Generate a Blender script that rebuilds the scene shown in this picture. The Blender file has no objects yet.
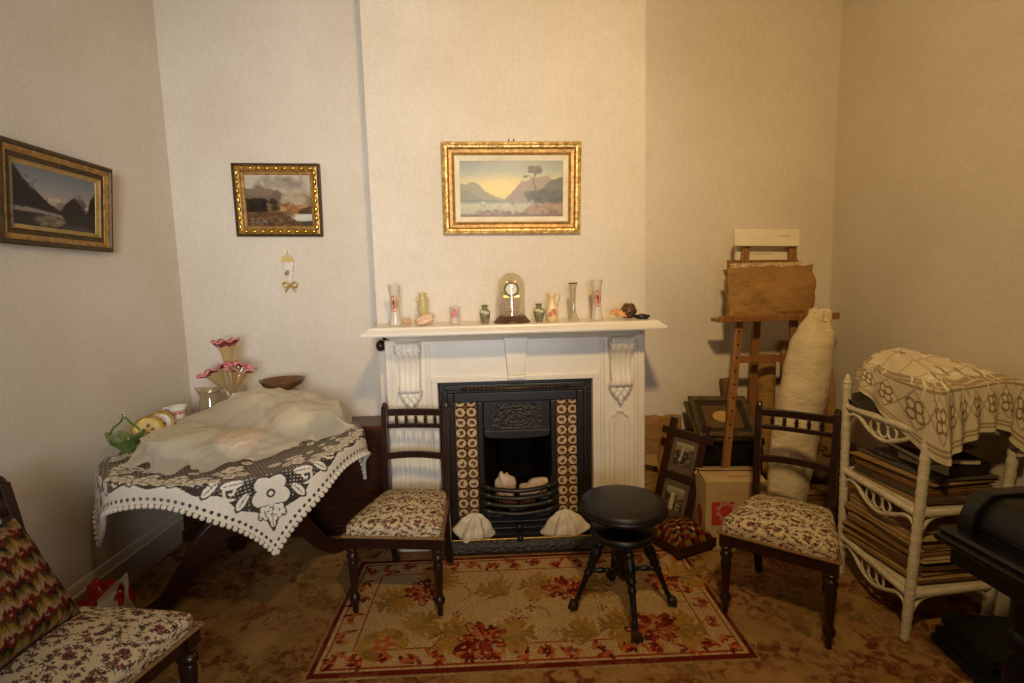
import bpy, bmesh, math, random
import numpy as np
from mathutils import Matrix, Vector, Euler
random.seed(7); rng = np.random.default_rng(11)
C = bpy.context.scene.collection
PI = math.pi; R_ = math.radians
def lin(c):
    c = np.asarray(c, float) / 255.0
    return np.where(c <= 0.04045, c / 12.92, ((c + 0.055) / 1.055) ** 2.4)
def hexc(h): return tuple(lin([int(h[i:i + 2], 16) for i in (0, 2, 4)])) + (1.0,)
# ------------------------------------------------------------------ materials
def nt_new(name):
    m = bpy.data.materials.new(name); m.use_nodes = True
    nt = m.node_tree; nt.nodes.clear()
    out = nt.nodes.new('ShaderNodeOutputMaterial')
    return m, nt, out
def pset(b, **kw):
    for k, v in kw.items(): b.inputs[k].default_value = v
def noise_ramp(nt, stops, scale, detail=4, rough=0.6, coord='Object', vec=None, stretch=None):
    if vec is None:
        tc = nt.nodes.new('ShaderNodeTexCoord'); vec = tc.outputs[coord]
        if stretch:
            mp = nt.nodes.new('ShaderNodeMapping'); mp.inputs['Scale'].default_value = stretch
            nt.links.new(vec, mp.inputs['Vector']); vec = mp.outputs['Vector']
    n = nt.nodes.new('ShaderNodeTexNoise'); pset(n, Scale=scale, Detail=detail, Roughness=rough)
    nt.links.new(vec, n.inputs['Vector'])
    r = nt.nodes.new('ShaderNodeValToRGB'); el = r.color_ramp.elements
    while len(el) < len(stops): el.new(0.5)
    for e, (p, c) in zip(el, stops): e.position = p; e.color = c
    nt.links.new(n.outputs['Fac'], r.inputs['Fac'])
    return r, n, vec
def mixc(nt, fac, a, b, mode='MIX'):
    x = nt.nodes.new('ShaderNodeMix'); x.data_type = 'RGBA'; x.blend_type = mode
    for s, v in ((x.inputs[0], fac), (x.inputs[6], a), (x.inputs[7], b)):
        if hasattr(v, 'links'): nt.links.new(v, s)
        else: s.default_value = v
    return x.outputs[2]
def bump(nt, b, height, strength=0.2, dist=0.005):
    bp = nt.nodes.new('ShaderNodeBump'); pset(bp, Strength=strength, Distance=dist)
    nt.links.new(height, bp.inputs['Height']); nt.links.new(bp.outputs['Normal'], b.inputs['Normal'])
def mat(name, c1, c2=None, scale=12, rough=0.5, metal=0, spec=0.4, bstr=0.0, bdist=0.004, bscale=None, stretch=None, lo=0.35, hi=0.65, trans=0, coat=0, sheen=0, crease=0):
    m, nt, out = nt_new(name)
    b = nt.nodes.new('ShaderNodeBsdfPrincipled'); nt.links.new(b.outputs[0], out.inputs[0])
    pset(b, Roughness=rough, Metallic=metal)
    b.inputs['Specular IOR Level'].default_value = spec
    if coat: b.inputs['Coat Weight'].default_value = coat; b.inputs['Coat Roughness'].default_value = 0.15
    if sheen: b.inputs['Sheen Weight'].default_value = sheen
    c1 = hexc(c1); c2 = hexc(c2) if c2 else tuple(x * 0.8 for x in c1[:3]) + (1,)
    r, n, vec = noise_ramp(nt, [(lo, c1), (hi, c2)], scale, stretch=stretch)
    nt.links.new(r.outputs['Color'], b.inputs['Base Color'])
    if bstr:
        n2 = nt.nodes.new('ShaderNodeTexNoise'); pset(n2, Scale=bscale or scale * 3, Detail=5)
        nt.links.new(vec, n2.inputs['Vector']); h = n2.outputs['Fac']
        if crease:   # sharp fold lines where the noise crosses its middle
            n2.inputs['Detail'].default_value = 3
            q = nt.nodes.new('ShaderNodeMath'); q.operation = 'SUBTRACT'; q.inputs[1].default_value = .5; nt.links.new(h, q.inputs[0])
            r_ = nt.nodes.new('ShaderNodeMath'); r_.operation = 'ABSOLUTE'; nt.links.new(q.outputs[0], r_.inputs[0])
            s_ = nt.nodes.new('ShaderNodeMath'); s_.operation = 'POWER'; s_.inputs[1].default_value = .6; nt.links.new(r_.outputs[0], s_.inputs[0]); h = s_.outputs[0]
        bump(nt, b, h, bstr, bdist)
    return m
def attr_mat(name, rough=0.8, spec=0.2, bscale=0, bstr=0.0, alpha=False, metal=0, var=0.12, vscale=60):
    """colour comes from the mesh's own painted pattern (attribute 'pattern')"""
    m, nt, out = nt_new(name)
    b = nt.nodes.new('ShaderNodeBsdfPrincipled')
    pset(b, Roughness=rough, Metallic=metal); b.inputs['Specular IOR Level'].default_value = spec
    a = nt.nodes.new('ShaderNodeAttribute'); a.attribute_name = 'pattern'
    r, n, vec = noise_ramp(nt, [(0.3, (1 - var,) * 3 + (1,)), (0.7, (1, 1, 1, 1))], vscale)
    nt.links.new(mixc(nt, 1.0, a.outputs['Color'], r.outputs['Color'], 'MULTIPLY'), b.inputs['Base Color'])
    if bstr:
        n2 = nt.nodes.new('ShaderNodeTexNoise'); pset(n2, Scale=bscale, Detail=3)
        nt.links.new(vec, n2.inputs['Vector']); bump(nt, b, n2.outputs['Fac'], bstr, 0.003)
    if alpha:
        t = nt.nodes.new('ShaderNodeBsdfTransparent'); mx = nt.nodes.new('ShaderNodeMixShader')
        nt.links.new(a.outputs['Alpha'], mx.inputs[0]); nt.links.new(t.outputs[0], mx.inputs[1])
        nt.links.new(b.outputs[0], mx.inputs[2]); nt.links.new(mx.outputs[0], out.inputs[0])
    else: nt.links.new(b.outputs[0], out.inputs[0])
    return m
def thin_glass(name, tint, refl=0.06, edge=0.5, rough=0.03, tint2=None, zlo=0, zhi=1, body=.16):
    m, nt, out = nt_new(name)
    t = nt.nodes.new('ShaderNodeBsdfTransparent'); g = nt.nodes.new('ShaderNodeBsdfGlossy'); g.inputs['Roughness'].default_value = rough
    if tint2:   # the glass itself changes colour from foot to rim
        tc = nt.nodes.new('ShaderNodeTexCoord'); sp = nt.nodes.new('ShaderNodeSeparateXYZ'); nt.links.new(tc.outputs['Object'], sp.inputs[0])
        mr = nt.nodes.new('ShaderNodeMapRange'); pset(mr, **{'From Min': zlo, 'From Max': zhi}); nt.links.new(sp.outputs[2], mr.inputs[0])
        col = mixc(nt, mr.outputs[0], hexc(tint), hexc(tint2)); nt.links.new(col, t.inputs[0])
        d = nt.nodes.new('ShaderNodeBsdfDiffuse'); nt.links.new(col, d.inputs[0])
    else:
        t.inputs[0].default_value = hexc(tint); d = nt.nodes.new('ShaderNodeBsdfDiffuse'); d.inputs[0].default_value = hexc(tint)
    lw = nt.nodes.new('ShaderNodeLayerWeight'); lw.inputs[0].default_value = 0.35
    mr2 = nt.nodes.new('ShaderNodeMapRange'); pset(mr2, **{'To Min': refl, 'To Max': edge}); nt.links.new(lw.outputs['Facing'], mr2.inputs[0])
    m0 = nt.nodes.new('ShaderNodeMixShader'); m0.inputs[0].default_value = body
    nt.links.new(t.outputs[0], m0.inputs[1]); nt.links.new(d.outputs[0], m0.inputs[2])
    mx = nt.nodes.new('ShaderNodeMixShader'); nt.links.new(mr2.outputs[0], mx.inputs[0])
    nt.links.new(m0.outputs[0], mx.inputs[1]); nt.links.new(g.outputs[0], mx.inputs[2]); nt.links.new(mx.outputs[0], out.inputs[0])
    return m
def wallpaper(name, base, alt):
    m, nt, out = nt_new(name)
    b = nt.nodes.new('ShaderNodeBsdfPrincipled'); nt.links.new(b.outputs[0], out.inputs[0]); pset(b, Roughness=0.75)
    b.inputs['Specular IOR Level'].default_value = 0.2
    r1, n1, vec = noise_ramp(nt, [(0.3, hexc(base)), (0.7, hexc(alt))], 1.6, 3)
    # woven flecks: short horizontal and vertical threads
    col = r1.outputs['Color']; h = None
    for st in ((26, 26, 150), (150, 150, 26)):
        mp = nt.nodes.new('ShaderNodeMapping'); mp.inputs['Scale'].default_value = st
        nt.links.new(vec, mp.inputs['Vector'])
        n = nt.nodes.new('ShaderNodeTexNoise'); pset(n, Scale=1.0, Detail=2); nt.links.new(mp.outputs[0], n.inputs['Vector'])
        r = nt.nodes.new('ShaderNodeValToRGB'); r.color_ramp.elements[0].position = 0.35; r.color_ramp.elements[0].color = (.945, .935, .92, 1)
        r.color_ramp.elements[1].position = 0.65; r.color_ramp.elements[1].color = (1, 1, 1, 1)
        nt.links.new(n.outputs['Fac'], r.inputs['Fac']); col = mixc(nt, 1.0, col, r.outputs['Color'], 'MULTIPLY'); h = n.outputs['Fac']
    nt.links.new(col, b.inputs['Base Color']); bump(nt, b, h, 0.15, 0.002)
    return m
# ------------------------------------------------------------------ mesh builder
class MB:
    def __init__(s): s.v = []; s.f = []
    def add(s, vs, fs, M=None):
        o = len(s.v)
        s.v += [tuple(M @ Vector(p)) if M else tuple(p) for p in vs]
        s.f += [tuple(i + o for i in f) for f in fs]
    def box(s, c, d, M=None, rot=None):
        x, y, z = d[0] / 2, d[1] / 2, d[2] / 2
        T = Matrix.Translation(c)
        if rot: T = T @ Euler(rot).to_matrix().to_4x4()
        if M: T = M @ T
        s.add([(a, b, c_) for a in (-x, x) for b in (-y, y) for c_ in (-z, z)],
              [(0, 1, 3, 2), (4, 6, 7, 5), (0, 4, 5, 1), (2, 3, 7, 6), (0, 2, 6, 4), (1, 5, 7, 3)], T)
        return s
    def hexa(s, bot, top, M=None):
        s.add(list(bot) + list(top), [(3, 2, 1, 0), (4, 5, 6, 7), (0, 1, 5, 4), (1, 2, 6, 5), (2, 3, 7, 6), (3, 0, 4, 7)], M); return s
    def lathe(s, prof, seg=20, M=None, cap=True, wob=None):
        vs = []; n = len(prof)
        for i in range(seg):
            a = 2 * PI * i / seg
            for j, (r, z) in enumerate(prof):
                rr, zz = (r, z) if wob is None else wob(a, r, z)
                vs.append((rr * math.cos(a), rr * math.sin(a), zz))
        fs = []
        for i in range(seg):
            k = (i + 1) % seg
            for j in range(n - 1): fs.append((i * n + j, k * n + j, k * n + j + 1, i * n + j + 1))
        if cap:
            if prof[0][0] > 1e-5: fs.append(tuple(i * n for i in reversed(range(seg))))
            if prof[-1][0] > 1e-5: fs.append(tuple(i * n + n - 1 for i in range(seg)))
        s.add(vs, fs, M); return s
    def tube(s, pts, rad, seg=8, M=None, closed=False, flat=None):
        pts = [Vector(p) for p in pts]; n = len(pts)
        if not isinstance(rad, (list, tuple)): rad = [rad] * n
        vs = []; prev = None
        for i, p in enumerate(pts):
            a = pts[i - 1] if (i > 0 or closed) else p; b = pts[(i + 1) % n] if (i < n - 1 or closed) else p
            t = (b - a).normalized()
            if prev is None:
                up = Vector((0, 0, 1)) if abs(t.z) < 0.9 else Vector((0, 1, 0))
                u = t.cross(up).normalized()
            else: u = (prev - t * prev.dot(t)).normalized()
            prev = u; w = t.cross(u)
            for k in range(seg):
                ang = 2 * PI * k / seg
                vs.append(p + (u * math.cos(ang) + w * math.sin(ang) * (flat or 1)) * rad[i])
        fs = []
        for i in range(n if closed else n - 1):
            j = (i + 1) % n
            for k in range(seg):
                l = (k + 1) % seg; fs.append((i * seg + k, i * seg + l, j * seg + l, j * seg + k))
        if not closed: fs += [tuple(reversed(range(seg))), tuple((n - 1) * seg + k for k in range(seg))]
        s.add(vs, fs, M); return s
    def prism(s, poly, lo, hi, axis='y', M=None):
        """polygon in the two other axes, extruded along axis"""
        def P(a, b, c): return {'y': (a, c, b), 'x': (c, a, b), 'z': (a, b, c)}[axis]
        n = len(poly); vs = [P(a, b, lo) for a, b in poly] + [P(a, b, hi) for a, b in poly]
        fs = [tuple(reversed(range(n))), tuple(range(n, 2 * n))] + [(i, (i + 1) % n, n + (i + 1) % n, n + i) for i in range(n)]
        s.add(vs, fs, M); return s
    def grid(s, fn, nu, nv, M=None):
        """fn(u,v) in 0..1 -> point"""
        vs = [fn(i / (nu - 1), j / (nv - 1)) for j in range(nv) for i in range(nu)]
        s.add(vs, [(j * nu + i, j * nu + i + 1, (j + 1) * nu + i + 1, (j + 1) * nu + i) for j in range(nv - 1) for i in range(nu - 1)], M)
        return s
    def blob(s, c, r, seg=16, rings=10, fn=None, M=None):
        vs = [(0, 0, -1)]; 
        for j in range(1, rings):
            p = -PI / 2 + PI * j / rings
            for i in range(seg):
                a = 2 * PI * i / seg; vs.append((math.cos(p) * math.cos(a), math.cos(p) * math.sin(a), math.sin(p)))
        vs.append((0, 0, 1)); out = []
        for v in vs:
            k = fn(v) if fn else 1
            out.append((c[0] + v[0] * r[0] * k, c[1] + v[1] * r[1] * k, c[2] + v[2] * r[2] * k))
        fs = [(0, 1 + (i + 1) % seg, 1 + i) for i in range(seg)]
        for j in range(rings - 2):
            o = 1 + j * seg
            for i in range(seg): fs.append((o + i, o + (i + 1) % seg, o + seg + (i + 1) % seg, o + seg + i))
        o = 1 + (rings - 2) * seg; fs += [(o + i, o + (i + 1) % seg, len(vs) - 1) for i in range(seg)]
        s.add(out, fs, M); return s
    def build(s, name, m, parent=None, smooth=False, bevel=0, seg=2, solid=0, fix=True, angle=None):
        me = bpy.data.meshes.new(name); me.from_pydata(s.v, [], s.f); me.update()
        if fix:
            bm = bmesh.new(); bm.from_mesh(me); bmesh.ops.recalc_face_normals(bm, faces=bm.faces); bm.to_mesh(me); bm.free()
        o = bpy.data.objects.new(name, me); C.objects.link(o)
        if m: me.materials.append(m)
        if smooth:
            me.polygons.foreach_set('use_smooth', [True] * len(me.polygons))
            if angle: me.set_sharp_from_angle(angle=R_(angle))
        if solid:
            md = o.modifiers.new('solid', 'SOLIDIFY'); md.thickness = solid; md.offset = 0
        if bevel:
            md = o.modifiers.new('bevel', 'BEVEL'); md.width = bevel; md.segments = seg; md.limit_method = 'ANGLE'; md.angle_limit = R_(40)
        if parent: o.parent = parent
        return o
def tag(o, label, cat, group=None, kind=None):
    o['label'] = label; o['category'] = cat
    if group: o['group'] = group
    if kind: o['kind'] = kind
    return o
def thing(name, label, cat, loc=(0, 0, 0), rz=0, group=None, rot=None):
    o = bpy.data.objects.new(name, None); C.objects.link(o); o.empty_display_size = 0.05
    o.location = loc; o.rotation_euler = rot if rot else (0, 0, R_(rz))
    return tag(o, label, cat, group)
def struct(o, label, cat):
    o['kind'] = 'structure'; o['label'] = label; o['category'] = cat; return o
def copy_tree(o, parent=None):
    c = o.copy(); C.objects.link(c)
    if parent: c.parent = parent
    for ch in [x for x in bpy.data.objects if x.parent == o]: copy_tree(ch, c)
    return c
def pattern(o, cols):
    """cols (n,4) linear per vertex"""
    at = o.data.color_attributes.new('pattern', 'FLOAT_COLOR', 'POINT')
    at.data.foreach_set('color', np.ascontiguousarray(cols, dtype=np.float32).ravel())
# ------------------------------------------------------------------ a small drawing surface for woven, printed and painted patterns
class Canvas:
    def __init__(s, w, h, x0, x1, y0, y1, bg):
        s.w, s.h = w, h; xs = x0 + (x1 - x0) * (np.arange(w) + .5) / w; ys = y0 + (y1 - y0) * (np.arange(h) + .5) / h
        s.X, s.Y = np.meshgrid(xs, ys); s.b = (x0, x1, y0, y1)
        s.c = np.zeros((h, w, 4)); s.c[:, :, :3] = bg; s.c[:, :, 3] = 1
    def put(s, m, col, a=None, k=1.0):
        if col is not None: s.c[m, :3] = s.c[m, :3] * (1 - k) + np.array(col, float) * k
        if a is not None: s.c[m, 3] = a
    def win(s, cx, cy, r):
        x0, x1, y0, y1 = s.b
        i0 = max(0, int((cx - r - x0) / (x1 - x0) * s.w)); i1 = min(s.w, int((cx + r - x0) / (x1 - x0) * s.w) + 2)
        j0 = max(0, int((cy - r - y0) / (y1 - y0) * s.h)); j1 = min(s.h, int((cy + r - y0) / (y1 - y0) * s.h) + 2)
        return slice(j0, j1), slice(i0, i1)
    def ell(s, cx, cy, rx, ry, rot, col, a=None, k=1.0, ring=None):
        w = s.win(cx, cy, max(rx, ry) * 1.05)
        dx = s.X[w] - cx; dy = s.Y[w] - cy; c, q = math.cos(rot), math.sin(rot)
        d = ((dx * c + dy * q) / rx) ** 2 + ((-dx * q + dy * c) / ry) ** 2
        m = d < 1
        if ring is not None: m &= d > ring
        sub = s.c[w]
        if col is not None: sub[m, :3] = sub[m, :3] * (1 - k) + np.array(col, float) * k
        if a is not None: sub[m, 3] = a
    def line(s, pts, wd, col, a=None, k=1.0):
        for (ax, ay), (bx, by) in zip(pts[:-1], pts[1:]):
            L = math.hypot(bx - ax, by - ay); n = max(1, int(L / (wd * 0.5)))
            for i in range(n + 1):
                t = i / n; s.ell(ax + (bx - ax) * t, ay + (by - ay) * t, wd, wd, 0, col, a, k)
    def leaf(s, x, y, L, W, ang, col, a=None, lobes=0, vein=None):
        s.ell(x + math.cos(ang) * L / 2, y + math.sin(ang) * L / 2, L / 2, W / 2, ang, col, a)
        for i in range(lobes):
            for sg in (-1, 1):
                t = (i + .7) / (lobes + .5); px, py = x + math.cos(ang) * L * t, y + math.sin(ang) * L * t
                b = ang + sg * 0.9; l = L * .34 * (1.1 - .6 * t)
                s.ell(px + math.cos(b) * l * .7, py + math.sin(b) * l * .7, l, W * .22, b, col, a)
        if vein is not None: s.line([(x, y), (x + math.cos(ang) * L * .9, y + math.sin(ang) * L * .9)], W * .06, vein)
    def flower(s, x, y, r, n, col, core=None, rot=0, a=None, pw=.55, edge=None):
        for k in (0, 1) if edge is not None else (1,):
            for i in range(n):
                t = rot + 2 * PI * i / n; g = 1.0 if k else 1.14
                s.ell(x + math.cos(t) * r * .58, y + math.sin(t) * r * .58, r * .48 * g, r * pw * .6 * g, t, col if k else edge, a)
        if core is not None: s.ell(x, y, r * .26, r * .26, 0, core, a)
    def soften(s, n=1):
        for _ in range(n):
            p = np.pad(s.c[:, :, :3], ((1, 1), (1, 1), (0, 0)), mode='edge'); s.c[:, :, :3] = (p[:-2, 1:-1] + p[2:, 1:-1] + p[1:-1, :-2] + p[1:-1, 2:] + 2 * p[1:-1, 1:-1]) / 6
        return s
    def sample(s, u, v):
        """nearest, u v in 0..1 -> linear rgba"""
        i = np.clip((np.asarray(u) * s.w).astype(int), 0, s.w - 1); j = np.clip((np.asarray(v) * s.h).astype(int), 0, s.h - 1)
        c = s.c[j, i].copy(); c[:, :3] = lin(np.clip(c[:, :3], 0, 255)); return c
def painted_grid(name, cv, fn, nu, nv, m, parent=None, smooth=True, solid=0, fix=False, **kw):
    b = MB().grid(fn, nu, nv); o = b.build(name, m, parent, smooth=smooth, solid=solid, fix=fix, **kw)
    U, V = np.meshgrid(np.linspace(0, 1, nu), np.linspace(0, 1, nv)); pattern(o, cv.sample(U.ravel(), V.ravel())); return o
def fbm(x, seed=0, oct=4):
    r = np.random.default_rng(seed); y = np.zeros_like(x)
    for o in range(oct):
        ph = r.uniform(0, 6.28, 3); f = r.uniform(.8, 1.2, 3) * 2.0 ** o
        y += sum(np.sin(x * f[i] * (i + 1) + ph[i]) for i in range(3)) / (3 * 1.7 ** o)
    return y
def smooth_path(pts, n=8, closed=False):
    P = [Vector(p) for p in pts]; out = []; m = len(P)
    for i in range(m if closed else m - 1):
        g = (lambda k: P[k % m]) if closed else (lambda k: P[min(max(k, 0), m - 1)])
        a, b, c, d = g(i - 1), g(i), g(i + 1), g(i + 2)
        for k in range(n):
            t = k / n
            out.append(0.5 * ((2 * b) + (c - a) * t + (2 * a - 5 * b + 4 * c - d) * t * t + (3 * b - a - 3 * c + d) * t ** 3))
    if not closed: out.append(P[-1])
    return out
# lamp and daylight settings
LAMP, LCOL, LPOS, LDIR, SPREAD = 26.3, (1, .69, .31), (.25, .2, 2.85), (.24, 1, -.31), 125
DAY, DCOL, DDIR, DSPREAD, WIN = 21.5, (.90, .945, 1.0), (-.27, 1, .04), 62, (-.4, .6, 1.0, 2.7)
EXPO = 0.0
def rect_loft(b, x0, x1, y0, y1, rings, back=True):
    """stack of rectangles (z, inset); the back edge y1 stays against the wall when back is set"""
    vs, fs = [], []
    for z, i in rings: vs += [(x0 + i, y0 + i, z), (x1 - i, y0 + i, z), (x1 - i, y1 - (0 if back else i), z), (x0 + i, y1 - (0 if back else i), z)]
    for k in range(len(rings) - 1):
        for j in range(4): fs.append((4 * k + j, 4 * k + (j + 1) % 4, 4 * k + 4 + (j + 1) % 4, 4 * k + 4 + j))
    n = 4 * (len(rings) - 1); fs += [(3, 2, 1, 0), (n, n + 1, n + 2, n + 3)]
    b.add(vs, fs); return b
# ================================================================== the setting
XL, XR, YB, YF, ZC, YC = -1.965, 2.18, 3.27, -1.7, 3.45, 2.95
CX0, CX1 = -.685, .868
M_wall = wallpaper('cream_woven_wallpaper', 'E4DACB', 'DACEBB')
M_white = mat('white_gloss_paint', 'EDE4D4', 'E6DBC8', 5, rough=.32, spec=.5)
M_skirt = mat('cream_skirting_paint', 'D9CDB6', 'CFC0A5', 6, rough=.4)
M_ceil = mat('ceiling_paint', 'D9CFBE', 'D2C6B2', 3, rough=.9)
M_win = nt_new('x')[0]
def carpet():
    m, nt, out = nt_new('faded_floral_carpet'); b = nt.nodes.new('ShaderNodeBsdfPrincipled'); nt.links.new(b.outputs[0], out.inputs[0])
    pset(b, Roughness=.95); b.inputs['Specular IOR Level'].default_value = .1
    r0, n0, vec = noise_ramp(nt, [(.35, hexc('94703F')), (.65, hexc('AE8753'))], 5, 4)
    def spots(scale, lo, hi, detail=5, off=0.0):
        mp = nt.nodes.new('ShaderNodeMapping'); mp.inputs['Location'].default_value = (off, off * 1.7, 0); nt.links.new(vec, mp.inputs[0])
        n = nt.nodes.new('ShaderNodeTexNoise'); pset(n, Scale=scale, Detail=detail, Roughness=.62, Distortion=.7); nt.links.new(mp.outputs[0], n.inputs[0])
        r = nt.nodes.new('ShaderNodeValToRGB'); r.color_ramp.elements[0].position = lo; r.color_ramp.elements[1].position = hi
        r.color_ramp.elements[0].color = (0, 0, 0, 1); r.color_ramp.elements[1].color = (1, 1, 1, 1); nt.links.new(n.outputs['Fac'], r.inputs[0]); return r.outputs[0]
    big = spots(3.2, .46, .56, 3); fine = spots(20, .44, .56, 4, 3.1)
    mul = mixc(nt, 1.0, big, fine, 'MULTIPLY')
    c = mixc(nt, mul, r0.outputs[0], hexc('6E3A20'))
    g = mixc(nt, 1.0, spots(4.1, .52, .6, 3, 7.3), spots(24, .46, .58, 4, 1.3), 'MULTIPLY')
    c = mixc(nt, g, c, hexc('786332'))
    p = mixc(nt, 1.0, spots(3.7, .5, .6, 3, 12.3), spots(17, .48, .6, 4, 5.3), 'MULTIPLY')
    c = mixc(nt, p, c, hexc('8C5436'))
    nt.links.new(c, b.inputs['Base Color'])
    n2 = nt.nodes.new('ShaderNodeTexNoise'); pset(n2, Scale=350, Detail=2); nt.links.new(vec, n2.inputs[0]); bump(nt, b, n2.outputs[0], .5, .004)
    return m
T = .12
def wall(name, boxes, m, label, cat='wall'):
    b = MB()
    for lo, hi in boxes: b.box([(a + c) / 2 for a, c in zip(lo, hi)], [c - a for a, c in zip(lo, hi)])
    return struct(b.build(name, m), label, cat)
wall('floor', [((XL - T, YF - T, -.1), (XR + T, YB + T, 0))], carpet(), 'fitted carpet with faded brown and rust flowers', 'floor')
wall('ceiling', [((XL - T, YF - T, ZC), (XR + T, YB + T, ZC + .1))], M_ceil, 'plain pale ceiling above the frame', 'ceiling')
wall('wall_left', [((XL - T, YF - T, 0), (XL, YB + T, ZC))], M_wall, 'papered wall at the left with the dark mountain picture', 'wall')
wall('wall_right', [((XR, YF - T, 0), (XR + T, YB + T, ZC))], M_wall, 'papered wall at the right beyond the wicker stand', 'wall')
wall('wall_back', [((XL, YB, 0), (XR, YB + T, ZC))], M_wall, 'papered back wall either side of the chimney breast', 'wall')
# the chimney breast leaves the hearth opening free
wall('wall_chimney', [((CX0, YC, 0), (-.335, YB, ZC)), ((.525, YC, 0), (CX1, YB, ZC)), ((-.335, YC, .97), (.525, YB, ZC))], M_wall, 'papered chimney breast above the white mantelpiece', 'wall')
WX0, WX1, WZ0, WZ1 = WIN
wall('wall_front', [((XL, YF - T, 0), (WX0, YF, ZC)), ((WX1, YF - T, 0), (XR, YF, ZC)), ((WX0, YF - T, 0), (WX1, YF, WZ0)), ((WX0, YF - T, WZ1), (WX1, YF, ZC))], M_wall, 'papered wall behind the viewer with a window', 'wall')
b = MB()
for x in (WX0 + .03, WX1 - .03): b.box((x, YF - .06, (WZ0 + WZ1) / 2), (.06, .08, WZ1 - WZ0))
for z in (WZ0 + .03, (WZ0 + WZ1) / 2, WZ1 - .03): b.box(((WX0 + WX1) / 2, YF - .06, z), (WX1 - WX0 - .12, .07, .06))
struct(b.build('window_1', M_white), 'white sash window behind the viewer', 'window')
def skirting(name, lo, hi, axis, side, label):
    prof = [(0, 0), (.022, 0), (.022, .13), (.030, .135), (.030, .15), (.020, .155), (.016, .175), (.010, .19), (0, .195)]
    b = MB()
    if axis == 'y': b.prism([(side[0] + side[1] * d, z) for d, z in prof], lo, hi, 'y')
    else: b.prism([(side[0] + side[1] * d, z) for d, z in prof], lo, hi, 'x')
    return struct(b.build(name, M_skirt), label, 'baseboard')
skirting('baseboard_left', YF, YB, 'y', (XL, 1), 'cream moulded skirting along the left wall')
skirting('baseboard_right', YF, YB, 'y', (XR, -1), 'cream moulded skirting along the right wall')
skirting('baseboard_back', XL + .03, CX0, 'x', (YB, -1), 'cream skirting in the left alcove')
skirting('baseboard_alcove', CX1, XR - .03, 'x', (YB, -1), 'cream skirting in the right alcove')
# ================================================================== camera
F, yaw, pitch, roll = 510., R_(1.7), R_(-6.3), R_(1.5)
cy, sy, cp, sp = math.cos(yaw), math.sin(yaw), math.cos(pitch), math.sin(pitch)
fwd = Vector((sy * cp, cy * cp, sp)); r0 = Vector((cy, -sy, 0)); u0 = r0.cross(fwd)
rt = r0 * math.cos(roll) - u0 * math.sin(roll); up = u0 * math.cos(roll) + r0 * math.sin(roll)
cd = bpy.data.cameras.new('camera'); cam = bpy.data.objects.new('camera', cd); C.objects.link(cam)
cd.sensor_width = 36; cd.lens = F / 1024 * 36; cd.clip_start = .05; cd.clip_end = 60
cam.matrix_world = Matrix(((rt.x, up.x, -fwd.x, 0), (rt.y, up.y, -fwd.y, 0), (rt.z, up.z, -fwd.z, 1.5), (0, 0, 0, 1)))
bpy.context.scene.camera = cam
# ================================================================== light
def area(name, loc, direction, size, power, col, shape='DISK', sy_=None, spread=180):
    l = bpy.data.lights.new(name, 'AREA'); l.shape = shape; l.size = size; l.energy = power; l.color = col; l.spread = R_(spread)
    if sy_: l.size_y = sy_
    o = bpy.data.objects.new(name, l); C.objects.link(o); o.location = loc
    o.rotation_euler = Vector(direction).to_track_quat('-Z', 'Y').to_euler(); return o
area('room_lamp', LPOS, LDIR, .20, LAMP, LCOL, spread=SPREAD)
area('window_daylight', ((WX0 + WX1) / 2, YF - .1, (WZ0 + WZ1) / 2), DDIR, WX1 - WX0 - .1, DAY, DCOL, 'RECTANGLE', WZ1 - WZ0 - .1, DSPREAD)
w = bpy.data.worlds.new('world'); bpy.context.scene.world = w; w.use_nodes = True
w.node_tree.nodes['Background'].inputs[0].default_value = (.8, .9, 1, 1); w.node_tree.nodes['Background'].inputs[1].default_value = .3
vs = bpy.context.scene.view_settings; vs.view_transform = 'Standard'; vs.look = 'None'; vs.exposure = EXPO; vs.gamma = 1; vs.use_curve_mapping = False
bpy.context.scene.cycles.use_denoising = True; bpy.context.scene.cycles.max_bounces = 10; bpy.context.scene.cycles.transparent_max_bounces = 24
# ================================================================== mantelpiece
MX0, MX1, MY = -.617, .822, 2.80
mp = thing('mantelpiece', 'white painted mantelpiece with carved corbels around the black fireplace', 'mantelpiece', (0, 0, 0))
b = MB(); rect_loft(b, -.683, .875, 2.575, YC - .001, [(1.255, .004), (1.262, 0), (1.272, 0), (1.277, .008), (1.290, .028), (1.296, .030), (1.300, .036)])
b.build('shelf', M_white, mp)
b = MB(); rect_loft(b, -.64, .845, 2.70, YC - .001, [(1.205, .085), (1.215, .07), (1.235, .05), (1.2549, .03)]); b.build('shelf_moulding', M_white, mp)
b = MB(); b.box(((MX0 + MX1) / 2, (MY + YC) / 2, 1.10), (MX1 - MX0, YC - MY - .002, .23))
for x0, x1 in ((-.335, .035), (.16, .53)):   # raised frames of the frieze panels
    for z in (1.0, 1.185): pass
b.build('frieze', M_white, mp, bevel=.003)
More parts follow.
